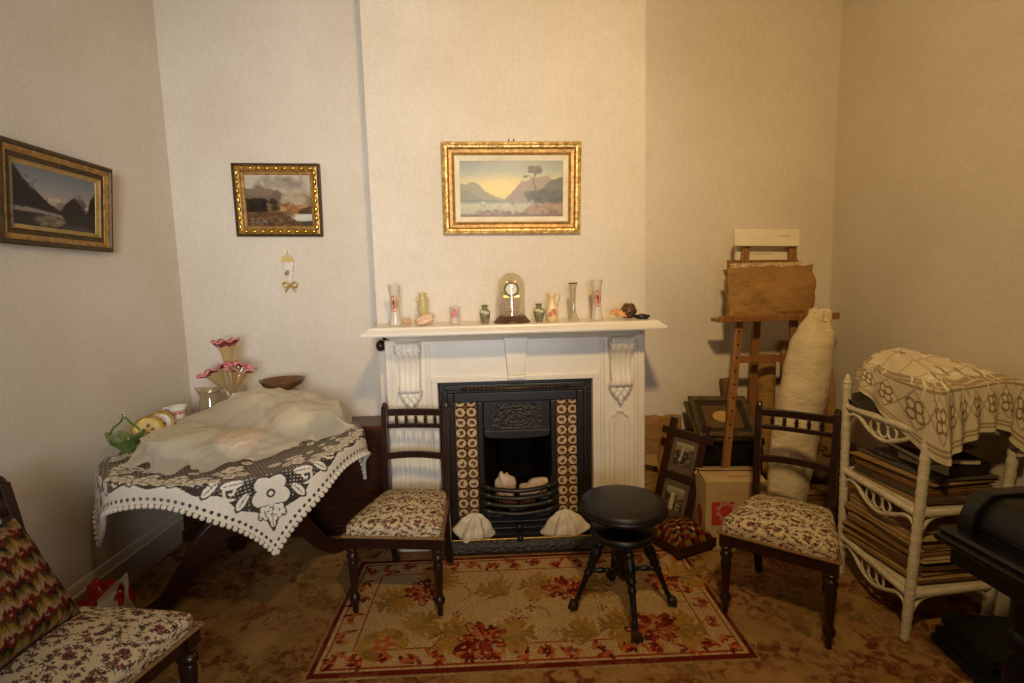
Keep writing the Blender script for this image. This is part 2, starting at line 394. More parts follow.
# flat architrave round the cast iron insert
b = MB(); b.box((.095, 2.80, .988), (.93, .03, .03)); b.box((-.352, 2.80, .487), (.03, .03, .973)); b.box((.542, 2.80, .487), (.03, .03, .973))
b.build('opening_trim', M_white, mp, bevel=.004)
for sg, xa, xb in ((-1, MX0, -.336), (1, .526, MX1)):
    b = MB(); b.box(((xa + xb) / 2, (MY + YC) / 2, .4925), (xb - xa, YC - MY - .002, .985)); b.box(((xa + xb) / 2, 2.85, .07), (xb - xa + .012, .13, .14))
    b.build('jamb', M_white, mp, bevel=.003)
    xc = -.482 if sg < 0 else .681
    b = MB()
    # fluted pilaster: reeds beside the corbel and a tall panel with a shaped head below it
    for dx in (-.105, -.085, .085, .105): b.box((xc + dx, 2.797, .66), (.012, .016, 1.06))
    for dx in (-.028, .028): b.box((xc + dx, 2.797, .43), (.010, .016, .60))
    b.build('reeding', M_white, mp, bevel=.004)
    head = [(-.062, .14), (.062, .14), (.062, .74), (.05, .76), (.03, .765), (.02, .785), (-.02, .785), (-.03, .765), (-.05, .76), (-.062, .74)]
    inner = [(x * .80, .14 + (z - .14) * .975 + .008) for x, z in head]
    b = MB(); n = len(head)
    vsx = [(xc + x, 2.785, z) for x, z in head] + [(xc + x, 2.785, z) for x, z in inner] + [(xc + x, 2.801, z) for x, z in head] + [(xc + x, 2.801, z) for x, z in inner]
    b.add(vsx, [(i, (i + 1) % n, n + (i + 1) % n, n + i) for i in range(n)] + [(i, (i + 1) % n, 2 * n + (i + 1) % n, 2 * n + i) for i in range(n)] + [(n + i, n + (i + 1) % n, 3 * n + (i + 1) % n, 3 * n + i) for i in range(n)])
    b.build('panel_moulding', M_white, mp)
    # carved corbel: S scroll in profile (distance out, height), three reeds across the face
    prof = smooth_path([(.0, 1.205, 0), (.075, 1.205, 0), (.088, 1.175, 0), (.078, 1.145, 0), (.05, 1.11, 0), (.036, 1.06, 0), (.04, 1.0, 0), (.056, .965, 0), (.058, .94, 0), (.04, .925, 0), (0, .925, 0)], 5)
    b = MB(); k = 27
    def face(u, v):
        p = prof[int(round(v * (len(prof) - 1)))]; x = (u - .5)
        reed = .008 * abs(math.sin(u * PI * 4)) - .004
        wdt = .132 - .022 * (1.205 - p[1]) / .28
        d = p[0] + (reed if 0.02 < p[0] else 0)
        if u in (0., 1.): d = 0
        return (xc + x * wdt, MY - d, p[1])
    b.grid(face, k, len(prof)); b.build('corbel', M_white, mp, smooth=True, angle=50)
    b = MB()
    b.tube([(xc - .062, 2.757, .945), (xc + .062, 2.757, .945)], .016, 10); MB().tube([(xc - .07, 2.725, 1.17), (xc + .07, 2.725, 1.17)], .017, 10).build('scroll_roll', M_white, mp, smooth=True)
    for i, (dx, z, r) in enumerate(((-.035, .905, .026), (.035, .905, .026), (0, .905, .03), (-.02, .878, .022), (.02, .878, .022), (0, .855, .02), (0, .835, .012), (-.048, .925, .02), (.048, .925, .02))):
        b.blob((xc + dx, 2.785, z), (r * .9, .028, r * 1.15), 12, 8, lambda v: 1 + .16 * math.sin(9 * math.atan2(v[0], v[2] + .3)))
    b.build('acanthus_leaf', M_white, mp, smooth=True)
b = MB(); b.prism([(.034, 1.232), (.172, 1.232), (.150, 1.005), (.056, 1.005)], 2.772, 2.801, 'y'); b.prism([(.05, 1.005), (.156, 1.005), (.150, .985), (.056, .985)], 2.765, 2.801, 'y')
b.build('keystone', M_white, mp, bevel=.004)
b = MB().lathe([(0, 0), (.012, 0), (.014, .01), (.02, .018), (.03, .03), (.033, .045), (.028, .06), (.015, .068), (0, .07)], 18, Matrix.Translation((-.617, 2.9, 1.178)) @ Matrix.Rotation(-PI / 2, 4, 'Y'))
M_dkwood = mat('dark_mahogany', '2A130B', '3A1C10', 9, rough=.32, spec=.45, stretch=(8, 8, 1), bstr=.08)
b.tube([(-.63, 2.9, 1.205), (-.645, 2.9, 1.225), (-.64, 2.9, 1.24)], .008, 8)
tag(b.build('bell_lever', M_dkwood, smooth=True), 'small dark knob on the left side of the mantelpiece below its shelf', 'knob')
# ================================================================== cast iron fireplace
M_iron = mat('black_leaded_cast_iron', '150F0B', '221912', 30, rough=.42, spec=.5, bstr=.15)
M_emb = mat('embossed_iron', '1A140F', '332A21', 45, rough=.38, spec=.6, bstr=.9, bdist=.012, bscale=60)
M_soot = mat('soot', '0C0907', '1A120C', 14, rough=.95, spec=.05, bstr=.3)
M_brass = mat('worn_brass', '8A6526', 'B58A3C', 20, rough=.35, metal=.9)
fp = thing('fireplace', 'black cast iron fireplace with two strips of floral tiles and an empty grate', 'fireplace')
IX0, IX1 = -.334, .524
b = MB()
b.box((.095, 2.865, .935), (IX1 - IX0, .07, .068)); b.box((.095, 2.832, .935), (IX1 - IX0 - .06, .02, .03))
b.box((-.293, 2.865, .45), (.082, .07, .902)); b.box((.483, 2.865, .45), (.082, .07, .902))
b.box((-.302, 2.832, .47), (.03, .02, .9)); b.box((.492, 2.832, .47), (.03, .02, .9))
b.box((.095, 2.87, .873), (.70, .06, .056))
b.box((-.108, 2.868, .43), (.034, .062, .83)); b.box((.31, 2.868, .43), (.034, .062, .83))
b.box((-.19, 2.868, .088), (.13, .062, .165)); b.box((.39, 2.868, .088), (.13, .062, .165))
b.build('surround', M_iron, fp, bevel=.006)
b = MB().tube([(-.21, 2.822, .925), (.40, 2.822, .925)], .01, 8); 
for i in range(24): b.blob((-.17 + i * .0225, 2.82, .925), (.009, .009, .012), 8, 6)
b.build('beaded_rail', mat('rubbed_iron', '3A2A1A', '5A432A', 60, rough=.4, metal=.5), fp, smooth=True)
# tiles
cv = Canvas(100, 560, 0, 2, 0, 11.2, (70, 38, 22))
for j in range(12):
    for i in range(2):
        x, y = i + .5, j + .2
        cv.ell(x, y, .47, .47, 0, (58, 30, 18)); cv.ell(x, y, .43, .43, 0, (214, 190, 150)); cv.ell(x, y, .36, .36, 0, (190, 150, 105), ring=.8)
        random.seed(i * 31 + j)
        for k in range(5):
            a = random.random() * 6.3; cv.leaf(x, y, .28, .13, a, (92, 48, 28)); cv.ell(x + .15 * math.cos(a + 1), y + .15 * math.sin(a + 1), .08, .08, 0, (128, 72, 40))
    for i in range(3):
        cv.flower(i, j + .7, .2, 6, (124, 84, 50), (60, 30, 18))
M_tile = attr_mat('glazed_tiles', rough=.2, spec=.5, var=.08)
for xa, xb in ((-.254, -.126), (.327, .455)):
    o = painted_grid('tile_panel', cv, lambda u, v: (xa + (xb - xa) * u, 2.862, .17 + .675 * v), 60, 300, M_tile, fp, smooth=False, solid=.008)
# hood with embossed panel
b = MB(); b.box((.101, 2.885, .755), (.385, .03, .185)); b.build('hood', M_iron, fp, bevel=.004)
def emb(u, v):
    x, z = u - .5, v - .5; r = math.hypot(x * 1.9, z); a = math.atan2(z, x * 1.9)
    h = .0022 * math.cos(r * 46) * math.cos(6 * a) + .0016 * math.cos(x * 90) * math.cos(z * 46)
    e = min(1, min(u, 1 - u, v, 1 - v) * 12); return (-.045 + .292 * u, 2.868 - h * e, .672 + .158 * v)
MB().grid(emb, 70, 44).build('hood_panel', M_emb, fp, smooth=True, solid=.004)
b = MB(); n = 16
arch = [(.101 + .19 * math.cos(PI * i / n), .655 - .03 * math.sin(PI * i / n) ** .5) for i in range(n + 1)]
b.prism([(.291, .675)] + arch + [(-.089, .675)], 2.845, 2.89, 'y')
b.build('hood_lip', M_iron, fp, bevel=.004)
# firebox: sloping cheeks and back
b = MB()
A = [(-.091, 2.88, .03), (.293, 2.88, .03), (.293, 2.88, .68), (-.091, 2.88, .68)]; B = [(.0, 3.2, .03), (.2, 3.2, .03), (.2, 3.14, .68), (.0, 3.14, .68)]
b.add(A + B, [(0, 4, 7, 3), (1, 2, 6, 5), (4, 5, 6, 7), (3, 7, 6, 2), (0, 1, 5, 4)])
b.build('firebox', M_soot, fp, solid=.01, fix=False)
b = MB()
for i, z in enumerate((.345, .298, .25, .203)):
    k = .040 - .004 * i
    pts = smooth_path([(-.125, 2.848, z + .006), (-.09, 2.83, z + .004), (-.03, 2.835 - k * .7, z - .004), (.10, 2.83 - k, z - .01), (.23, 2.835 - k * .7, z - .004), (.29, 2.83, z + .004), (.327, 2.848, z + .006)], 6)
    b.tube(pts, [.019 if abs(p[0] - .1) > .17 else .0145 for p in pts], 8)
for x in (-.03, .1, .23): b.tube([(x, 2.83 - .025, .33), (x, 2.85 - .035, .195)], .006, 6)
b.build('grate_bars', M_iron, fp, smooth=True)
b = MB()
for i in range(9): b.box((-.03 + i * .0325, 2.93, .19), (.012, .19, .014))
b.box((.1, 2.85, .19), (.34, .02, .016)); b.box((.1, 3.02, .19), (.24, .02, .016)); b.build('grate_floor', M_iron, fp)
b = MB(); b.box((.1, 2.872, .095), (.38, .02, .15)); 
for z in (.045, .085, .125, .16): b.box((.1, 2.858, z), (.37, .02, .014))
b.build('ash_door', M_iron, fp, bevel=.004)
b = MB().lathe([(0, 0), (.008, 0), (.008, .012), (.02, .018), (.022, .028), (.014, .036), (0, .038)], 14, Matrix.Translation((.1, 2.85, .1)) @ Matrix.Rotation(PI / 2, 4, 'X'))
b.build('ash_door_knob', M_iron, fp, smooth=True)
M_hearth = mat('dark_green_hearth_tile', '2E2A1C', '3B3524', 9, rough=.3)
b = MB(); b.box((.095, 2.808, .02), (.87, .13, .04)); b.build('hearth', M_hearth, fp)
b = MB(); b.prism([(2.712, .002), (2.708, .02), (2.714, .045), (2.722, .06), (2.738, .074), (2.752, .074), (2.752, .002)], -.335, .535, 'x')
b.build('kerb', M_emb, fp)
b = MB(); b.tube([(-.335, 2.745, .076), (.535, 2.745, .076)], .005, 8); b.build('kerb_brass_edge', M_brass, fp)
b = MB().blob((.1, 2.735, .078), (.018, .014, .018), 12, 8); b.build('kerb_knob', M_iron, fp, smooth=True)
# ---- shells on the hearth and in the grate
M_shell = mat('chalky_white_shell', 'E9DDC4', 'D6C3A2', 22, rough=.6, bstr=.35, bscale=50)
def clam(w, h, ribs, seed):
    rr = np.random.default_rng(seed); ph = rr.uniform(0, 6, 4)
    def fn(u, v):
        a = (u - .5) * 3.5; rib = math.cos(a * ribs * 2.2 + .6 * ph[1])
        r = v * (1 + .12 * rib * v + .08 * math.sin(2 * a + ph[0]) * v)
        x = math.sin(a * .86) * r * w / 2 * (1 - .1 * math.cos(a)); y = -math.cos(a * .86) * r * .105 + .055
        z = h * (1 - v ** 2.2 * (.92 + .08 * math.cos(a * .8))) + .017 * v * (1 - v * .4) * rib + .006 * math.sin(17 * v + 2 * a) * v - .012 * math.sin(a * 1.3 + ph[2]) * v
        return (x, y, z)
    return MB().grid(fn, 110, 30)
s1 = clam(.235, .125, 3.0, 1).build('clam_shell', M_shell, smooth=True, solid=.012)
s1.location = (-.163, 2.80, .062); s1.rotation_euler = (R_(16), R_(7), R_(8))
tag(s1, 'white scalloped clam shell on the hearth beneath the left tile strip', 'shell', 'clam shells on the hearth')
s2 = clam(.265, .125, 3.2, 5).build('clam_shell', M_shell, smooth=True, solid=.012)
s2.location = (.362, 2.80, .062); s2.rotation_euler = (R_(16), R_(-3), R_(-5))
tag(s2, 'white scalloped clam shell on the hearth beneath the right tile strip', 'shell', 'clam shells on the hearth')
def lump(seed, amp=.22, f=3.2):
    r = np.random.default_rng(seed); K = r.normal(0, f, (7, 3)); P = r.uniform(0, 6.28, 7)
    return lambda v: 1 + amp * sum(math.sin(K[i] @ np.array(v) + P[i]) for i in range(7)) / 2.6
M_sack = mat('pale_weathered_shell', 'E4CFB6', 'C9A78A', 16, rough=.65, bstr=.5, bscale=60)
def rock(name, c, r, seed, m, label, cat='shell', group=None, amp=.22, f=3.2, seg=30, rings=20, parts=None):
    o = MB().blob((0, 0, 0), r, seg, rings, lump(seed, amp, f)).build(name, m, smooth=True); o.location = c
    return tag(o, label, cat, group)
rock('oyster_shell', (.018, 2.93, .295), (.052, .045, .088), 3, M_sack, 'pointed pale shell standing in the left of the fire grate')
rock('oyster_shell', (.195, 2.93, .285), (.098, .055, .058), 8, M_sack, 'wide pale shell lying in the right of the fire grate')
rock('small_shell', (.05, 2.88, .225), (.05, .035, .026), 12, mat('orange_shell', 'B0683C', '8A4A2A', 20, rough=.5), 'small orange shell behind the bars at the left of the grate', 'shell')
rock('small_shell', (.155, 2.88, .222), (.045, .035, .024), 13, bpy.data.materials['orange_shell'], 'small orange shell behind the bars at the right of the grate', 'shell')
rock('small_stone', (.10, 2.855, .214), (.055, .03, .014), 14, mat('grey_pebble', '6E6A68', '8C8580', 20, rough=.6), 'flat grey stone low behind the grate bars', 'stone')
# ================================================================== pictures
def frame_loft(b, w, h, prof):
    """mitred moulding; prof = list of (inset from outer edge, depth towards the viewer)"""
    n = len(prof); vs, fs = [], []
    for sx, sz in ((-1, -1), (1, -1), (1, 1), (-1, 1)):
        for i, d in prof: vs.append((sx * (w / 2 - i), -d, sz * (h / 2 - i)))
    for c in range(4):
        e = (c + 1) % 4
        for j in range(n - 1): fs.append((c * n + j, e * n + j, e * n + j + 1, c * n + j + 1))
    b.add(vs, fs); return b
def gilt(name, c1, c2, bs=60, rough=.35, bstr=.7, metal=.75):
    return mat(name, c1, c2, 40, rough=rough, metal=metal, bstr=bstr, bdist=.006, bscale=bs)
M_gilt = gilt('bright_gilt', 'A07A3A', 'E0BE7A', metal=.45); M_gilt_old = gilt('antique_gilt', '8A6530', 'B98F4E', 50, .42, .4, .4)
M_fr_dark = mat('olive_brown_frame', '3C2E17', '53401F', 30, rough=.4, bstr=.4, metal=.3)
M_slip = mat('cream_slip', 'EADFC4', 'DCCDAA', 10, rough=.6)
M_paint = attr_mat('oil_paint', rough=.35, spec=.35, bscale=90, bstr=.15, var=.10, vscale=45)
def mount(cv, h):   # soft atmosphere helper: vertical wash
    pass
def ridge(cv, base, amp, seed, col, freq=4, k=1.0, slope=0, texture=0):
    x = (cv.X - cv.b[0]) / (cv.b[1] - cv.b[0]); y = base + slope * (x - .5) + amp * fbm(x * freq, seed) 
    cv.put(cv.Y < y, col, k=k)
def wash(cv, stops):
    t = (cv.Y - cv.b[2]) / (cv.b[3] - cv.b[2]); ps = [p for p, c in stops]
    for k in range(3): cv.c[:, :, k] = np.interp(t, ps, [c[k] for p, c in stops])
def dapple(cv, n, box, cols, r, seed, k=.5):
    g = np.random.default_rng(seed)
    for i in range(n):
        x = g.uniform(box[0], box[1]); y = g.uniform(box[2], box[3]); s_ = r * g.uniform(.5, 1.4)
        cv.ell(x, y, s_ * 1.9, s_, g.normal(0, .4), cols[i % len(cols)], k=k)
# ---- lake at sunset above the mantel
def paint_lake():
    cv = Canvas(300, 160, 0, 2, 0, 1, (0, 0, 0))
    wash(cv, [(0, (150, 140, 100)), (.22, (176, 172, 136)), (.30, (190, 180, 128)), (.42, (210, 186, 122)), (.62, (205, 186, 130)), (.80, (160, 160, 138)), (1, (136, 138, 124))])
    d = np.hypot((cv.X - .72) / .8, (cv.Y - .5) / .35); cv.c[:, :, :3] += (np.clip(1 - d, 0, 1)[..., None]) * np.array([26, 16, -14])
    x = cv.X
    cv.put((cv.Y < np.interp(x, [0, .12, .22, .32, .5, .7, .85], [.60, .58, .64, .61, .46, .36, .3]) + .012 * fbm(x * 9, 3)) & (cv.Y > .25), (150, 138, 100))
    cv.put((cv.Y < np.interp(x, [0, .15, .35, .6], [.50, .47, .36, .27]) + .012 * fbm(x * 9, 4)) & (cv.Y > .25), (132, 124, 96), k=.8)
    cv.put((cv.Y < np.interp(x, [.85, 1.05, 1.2, 1.4, 1.55, 1.7, 2.0], [.30, .48, .64, .68, .72, .74, .5]) + .012 * fbm(x * 9, 5)) & (cv.Y > .28) & (x > .8), (148, 128, 100))
    cv.put((cv.Y < np.interp(x, [1.5, 1.7, 1.85, 2.0], [.4, .62, .69, .70]) + .015 * fbm(x * 12, 6)) & (cv.Y > .2) & (x > 1.5), (96, 94, 68))
    cv.put((cv.Y < .30) & (cv.Y > .24), (138, 136, 116), k=.7); cv.put((cv.Y < .30) & (cv.Y > .285) & (x < .75), (92, 92, 78), k=.8)
    cv.put((cv.Y < .25), (178, 172, 132), k=.6); dapple(cv, 60, (0, 2, .04, .24), [(205, 190, 140), (160, 158, 128), (150, 146, 116)], .03, 4, .35)
    cv.ell(.45, .26, .03, .012, 0, (235, 225, 200)); cv.ell(1.02, .25, .03, .012, 0, (90, 80, 66))
    cv.put((cv.Y < np.interp(x, [1.15, 1.3, 1.5, 1.75, 2], [0, .16, .24, .30, .36]) + .015 * fbm(x * 14, 7)) & (x > 1.15), (138, 108, 72))
    dapple(cv, 90, (1.35, 2, .02, .22), [(158, 124, 86), (112, 88, 56), (176, 144, 108)], .035, 8, .6)
    dapple(cv, 60, (1.35, 2, .26, .44), [(78, 74, 44), (96, 84, 50), (62, 58, 38)], .045, 9, .7)
    cv.put((cv.Y < .05 + .02 * fbm(x * 7, 9)), (122, 92, 60)); dapple(cv, 26, (.3, 1.25, .03, .1), [(112, 82, 56), (150, 112, 78)], .03, 10, .8)
    cv.line([(1.48, .40), (1.47, .5), (1.42, .62), (1.44, .72), (1.47, .8)], .009, (74, 58, 38)); cv.line([(1.43, .66), (1.34, .74)], .006, (74, 58, 38)); cv.line([(1.44, .72), (1.54, .82)], .006, (74, 58, 38))
    for cx, cy_, rx, ry in ((1.46, .86, .11, .035), (1.40, .81, .09, .025), (1.52, .80, .07, .025), (1.27, .72, .05, .018), (1.45, .83, .13, .03)): cv.ell(cx, cy_, rx, ry, .05, (84, 76, 42))
    dapple(cv, 30, (1.33, 1.58, .78, .89), [(100, 90, 50), (66, 60, 36)], .02, 12, .7)
    return cv.soften(3)
def picture(name, w, h, cv, label, loc, rot, profs, open_, mats, nxy, extra=None):
    t = thing(name, label, 'picture', loc, rot=rot)
    for nm, pr, m in profs: frame_loft(MB(), w, h, pr).build(nm, m, t)
    ow, oh, od = open_
    painted_grid('painting', cv, lambda u, v: ((u - .5) * ow, -od, (v - .5) * oh), nxy[0], nxy[1], M_paint, t, smooth=False)
    MB().box((0, -.004, 0), (w - .02, .006, h - .02)).build('backing_board', M_fr_dark, t)
    return t
W, H = .775, .50
lp = picture('framed_painting', W, H, paint_lake(), 'landscape painting of a lake at sunset in a bright gilt frame above the mantelpiece', (.108, YC - .002, 2.037), (R_(3.0), R_(.9), 0),
    [('outer_frame', [(0, 0), (0, .03), (.006, .038), (.014, .04), (.02, .036), (.03, .034)], M_gilt), ('inner_frame', [(.03, .034), (.04, .022), (.055, .02), (.062, .024), (.07, .02), (.07, .014)], M_gilt_old),
     ('slip', [(.07, .018), (.074, .02), (.098, .010), (.1, .006)], M_slip)], (W - .195, H - .195, .008), None, (220, 118))
b = MB()
for s_, L, ax in ((-1, W, 0), (1, W, 0), (-1, H, 1), (1, H, 1)):
    n = int(L / .014)
    for i in range(n):
        t_ = (i + .5) / n - .5
        p = (t_ * (L - .03), -.036, s_ * (H / 2 - .016)) if ax == 0 else (s_ * (W / 2 - .016), -.036, t_ * (L - .03))
        b.blob(p, (.006, .005, .0075) if i % 2 else (.0045, .006, .005), 7, 5)
b.build('gilt_ornament', M_gilt, lp, smooth=True)
b = MB(); b.tube([(-.02, -.008, H / 2 - .01), (-.012, -.008, H / 2 + .018)], .004, 6); b.tube([(.02, -.008, H / 2 - .01), (.012, -.008, H / 2 + .018)], .004, 6); b.build('hanging_ring', M_fr_dark, lp)
# ---- river valley in the alcove
def paint_valley():
    cv = Canvas(220, 170, 0, 1.3, 0, 1, (0, 0, 0)); x = cv.X
    wash(cv, [(0, (90, 76, 54)), (.5, (150, 130, 104)), (.75, (190, 176, 152)), (1, (196, 184, 160))])
    dapple(cv, 70, (.2, 1.2, .66, .95), [(150, 138, 122), (176, 162, 140), (130, 118, 104)], .05, 2, .4)
    cv.put(cv.Y < np.interp(x, [0, .15, .27, .38, .55, .75, .9], [.72, .72, .80, .74, .70, .62, .58]) + .015 * fbm(x * 10, 2), (132, 112, 92))
    cv.put(cv.Y < np.interp(x, [0, .2, .5, .62, .75, .9], [.6, .58, .6, .7, .64, .5]) + .015 * fbm(x * 12, 3), (112, 92, 70), k=.8)
    cv.put((cv.Y < np.interp(x, [.8, .95, 1.1, 1.3], [.4, .62, .66, .56]) + .015 * fbm(x * 12, 4)) & (x > .75), (136, 114, 90), k=.9)
    dapple(cv, 90, (.75, 1.15, .4, .7), [(188, 170, 144), (170, 150, 122)], .04, 5, .35)
    cv.put((cv.Y < .40), (120, 92, 58)); cv.put((cv.Y < .38) & (x > .65), (168, 128, 78)); dapple(cv, 60, (.7, 1.3, .25, .42), [(186, 146, 92), (120, 80, 46), (150, 100, 58)], .03, 6, .6)
    cv.put((cv.Y < np.interp(x, [1, 1.15, 1.3], [.28, .36, .4])) & (x > 1.02) & (cv.Y > .24), (86, 60, 38))
    cv.put((cv.Y < .24) & (x > .72) & (cv.Y > np.interp(x, [.72, 1.0, 1.3], [0, .14, .2]) - .12), (196, 190, 174)); cv.ell(.95, .17, .35, .035, .06, (206, 200, 184))
    cv.put(cv.Y < np.interp(x, [0, .5, .85, 1.0], [.3, .28, .2, .1]), (92, 68, 40)); dapple(cv, 120, (0, .9, 0, .28), [(110, 82, 48), (70, 50, 30), (130, 94, 60), (84, 60, 44)], .035, 7, .6)
    cv.put((cv.Y > .28) & (cv.Y < .52 + .03 * fbm(x * 14, 8)) & (x < .40), (40, 28, 18)); dapple(cv, 40, (.0, .42, .3, .52), [(52, 38, 24), (30, 22, 14)], .035, 9, .7)
    dapple(cv, 20, (.5, .62, .3, .52), [(60, 44, 30)], .03, 10, .6); cv.ell(1.2, .06, .12, .04, .2, (70, 62, 48))
    dapple(cv, 20, (.05, .5, .03, .14), [(150, 140, 120), (60, 50, 40)], .02, 11, .6)
    return cv.soften(2)
W2, H2 = .525, .435
vp = picture('framed_painting', W2, H2, paint_valley(), 'small mountain river painting in a dark frame with gold beads, in the left alcove', (-1.317, YB - .003, 2.055), (R_(3), R_(1.4), 0),
    [('outer_frame', [(0, 0), (0, .028), (.006, .032), (.014, .032), (.016, .026)], M_fr_dark), ('inner_frame', [(.016, .026), (.03, .03), (.042, .026), (.05, .016), (.062, .014), (.066, .008)], M_gilt_old)], (W2 - .125, H2 - .125, .008), None, (150, 116))
b = MB()
for s_, L, ax in ((-1, W2, 0), (1, W2, 0), (-1, H2, 1), (1, H2, 1)):
    n = int(round((L - .05) / .052))
    for i in range(n):
        t_ = (i + .5) / n - .5; p = (t_ * (L - .06), -.032, s_ * (H2 / 2 - .030)) if ax == 0 else (s_ * (W2 / 2 - .030), -.032, t_ * (L - .06))
        b.blob(p, (.021, .010, .012) if ax == 0 else (.012, .010, .021), 12, 8)
b.build('gold_beads', gilt('polished_gilt', 'C08A2C', 'F0C765', 20, .2, .05, .9), vp, smooth=True)
# ---- dark fiord on the left wall
def paint_fiord():
    cv = Canvas(240, 150, 0, 1.7, 0, 1, (0, 0, 0)); x = cv.X
    wash(cv, [(0, (52, 46, 40)), (.35, (120, 112, 104)), (.5, (164, 150, 132)), (.7, (138, 138, 138)), (1, (112, 116, 122))])
    cv.put(cv.Y < np.interp(x, [.5, .68, .78, .9, 1.1], [.4, .52, .47, .5, .42]) + .015 * fbm(x * 14, 1), (132, 116, 102)); dapple(cv, 14, (.62, .9, .44, .54), [(196, 182, 164)], .02, 2, .7)
    cv.put((cv.Y < np.interp(x, [1.0, 1.14, 1.24, 1.36, 1.5, 1.6], [.34, .52, .66, .68, .5, .38]) + .012 * fbm(x * 18, 2)) & (x > .95), (94, 86, 82)); dapple(cv, 12, (1.16, 1.4, .58, .68), [(140, 130, 122)], .02, 4, .6)
    cv.put((cv.Y < np.interp(x, [.9, 1.05, 1.2, 1.35, 1.45], [.33, .5, .62, .5, .34]) + .012 * fbm(x * 18, 3)) & (x > .85), (42, 32, 26))
    cv.put((cv.Y < np.interp(x, [0, .08, .2, .35, .5, .62, .8], [1.0, .9, .78, .66, .55, .46, .36]) + .02 * fbm(x * 18, 4)) & (x < .85), (32, 25, 22)); dapple(cv, 20, (.15, .42, .62, .84), [(128, 122, 116), (60, 52, 46)], .015, 5, .5)
    cv.ell(.74, .44, .12, .022, -.25, (176, 166, 154)); cv.ell(1.5, .45, .04, .04, 0, (190, 184, 176))
    cv.put((cv.Y < np.interp(x, [1.48, 1.58, 1.7], [.3, .62, .8]) + .02 * fbm(x * 20, 6)) & (x > 1.45), (34, 28, 24))
    cv.put(cv.Y < .33, (40, 33, 28)); cv.put((cv.Y > .235) & (cv.Y < .305 - .06 * np.clip(x - .1, 0, 1)) & (x < .95), (136, 126, 116)); cv.ell(.6, .26, .4, .018, -.12, (152, 140, 128))
    cv.ell(.68, .12, .34, .10, .03, (112, 100, 80), k=.5); cv.ell(.7, .12, .22, .07, .03, (128, 114, 90), k=.5); dapple(cv, 24, (.45, .95, .04, .2), [(148, 132, 100), (100, 88, 68)], .035, 7, .5)
    cv.put((cv.Y < .08 + .03 * fbm(x * 6, 9)) & (x > .95), (120, 104, 96), k=.35)
    return cv.soften(4)
W3, H3 = .595, .410
fpic = picture('framed_painting', W3, H3, paint_fiord(), 'dark mountain lake painting in an old gilt frame on the left wall', (XL + .034, 2.374, 1.922), (R_(5.5), 0, R_(90)),
    [('outer_frame', [(0, 0), (0, .03), (.008, .036), (.018, .036), (.022, .030)], M_fr_dark), ('gilt_band', [(.022, .030), (.03, .032), (.044, .022), (.046, .016)], M_gilt_old), ('inner_frame', [(.046, .018), (.062, .018), (.066, .022)], M_fr_dark), ('slip', [(.066, .022), (.072, .016), (.084, .010), (.086, .006)], mat('gold_slip', '9C7F45', 'B2945A', 20, rough=.4, metal=.3))], (W3 - .168, H3 - .168, .008), None, (150, 84))
# ---- little wall pocket under the valley painting
wp = thing('wall_ornament', 'small hanging white and gold ornament with a gold bow below the alcove painting', 'ornament', (-1.287, YB - .004, 1.62))
M_gold = mat('yellow_gold', 'B08A34', 'D8B55A', 40, rough=.35, metal=.4)
b = MB(); n = 20
b.prism([(-.042, .06), (.036, .06), (.018, -.07), (-.002, -.07)], -.014, 0, 'y'); b.build('cone', mat('white_lace_paper', 'E6DDD0', 'D2C6B4', 60, rough=.7), wp, bevel=.006)
MB().prism([(-.045 + .04 * (1 - math.cos(PI * i / n)), .058 + .048 * math.sin(PI * i / n)) for i in range(n + 1)], -.010, -.002, 'y').build('fan_top', mat('cream_gold', 'D6BE84', 'C8AE70', 30, rough=.5), wp)
b = MB(); b.blob((-.008, -.018, -.01), (.014, .006, .014), 8, 6); b.blob((-.002, -.018, -.0), (.01, .005, .01), 8, 6); b.build('flower', mat('grey_gold', '8E7A50', 'A48E60', 50), wp, smooth=True)
b = MB(); 
for s_ in (-1, 1):
    b.tube(smooth_path([(.005, -.012, -.085), (.005 + s_ * .03, -.018, -.065), (.005 + s_ * .045, -.014, -.082), (.005 + s_ * .03, -.012, -.098), (.005, -.012, -.085)], 5), .005, 6)
    b.tube(smooth_path([(.005, -.012, -.085), (.005 + s_ * .018, -.014, -.105), (.005 + s_ * .034, -.012, -.125)], 5), .005, 6)
b.blob((.005, -.016, -.085), (.009, .008, .009), 8, 6); b.build('bow', M_gold, wp, smooth=True)
MB().tube([(-.004, -.004, .1), (-.002, -.004, .13)], .0025, 6).build('hook', M_gold, wp)
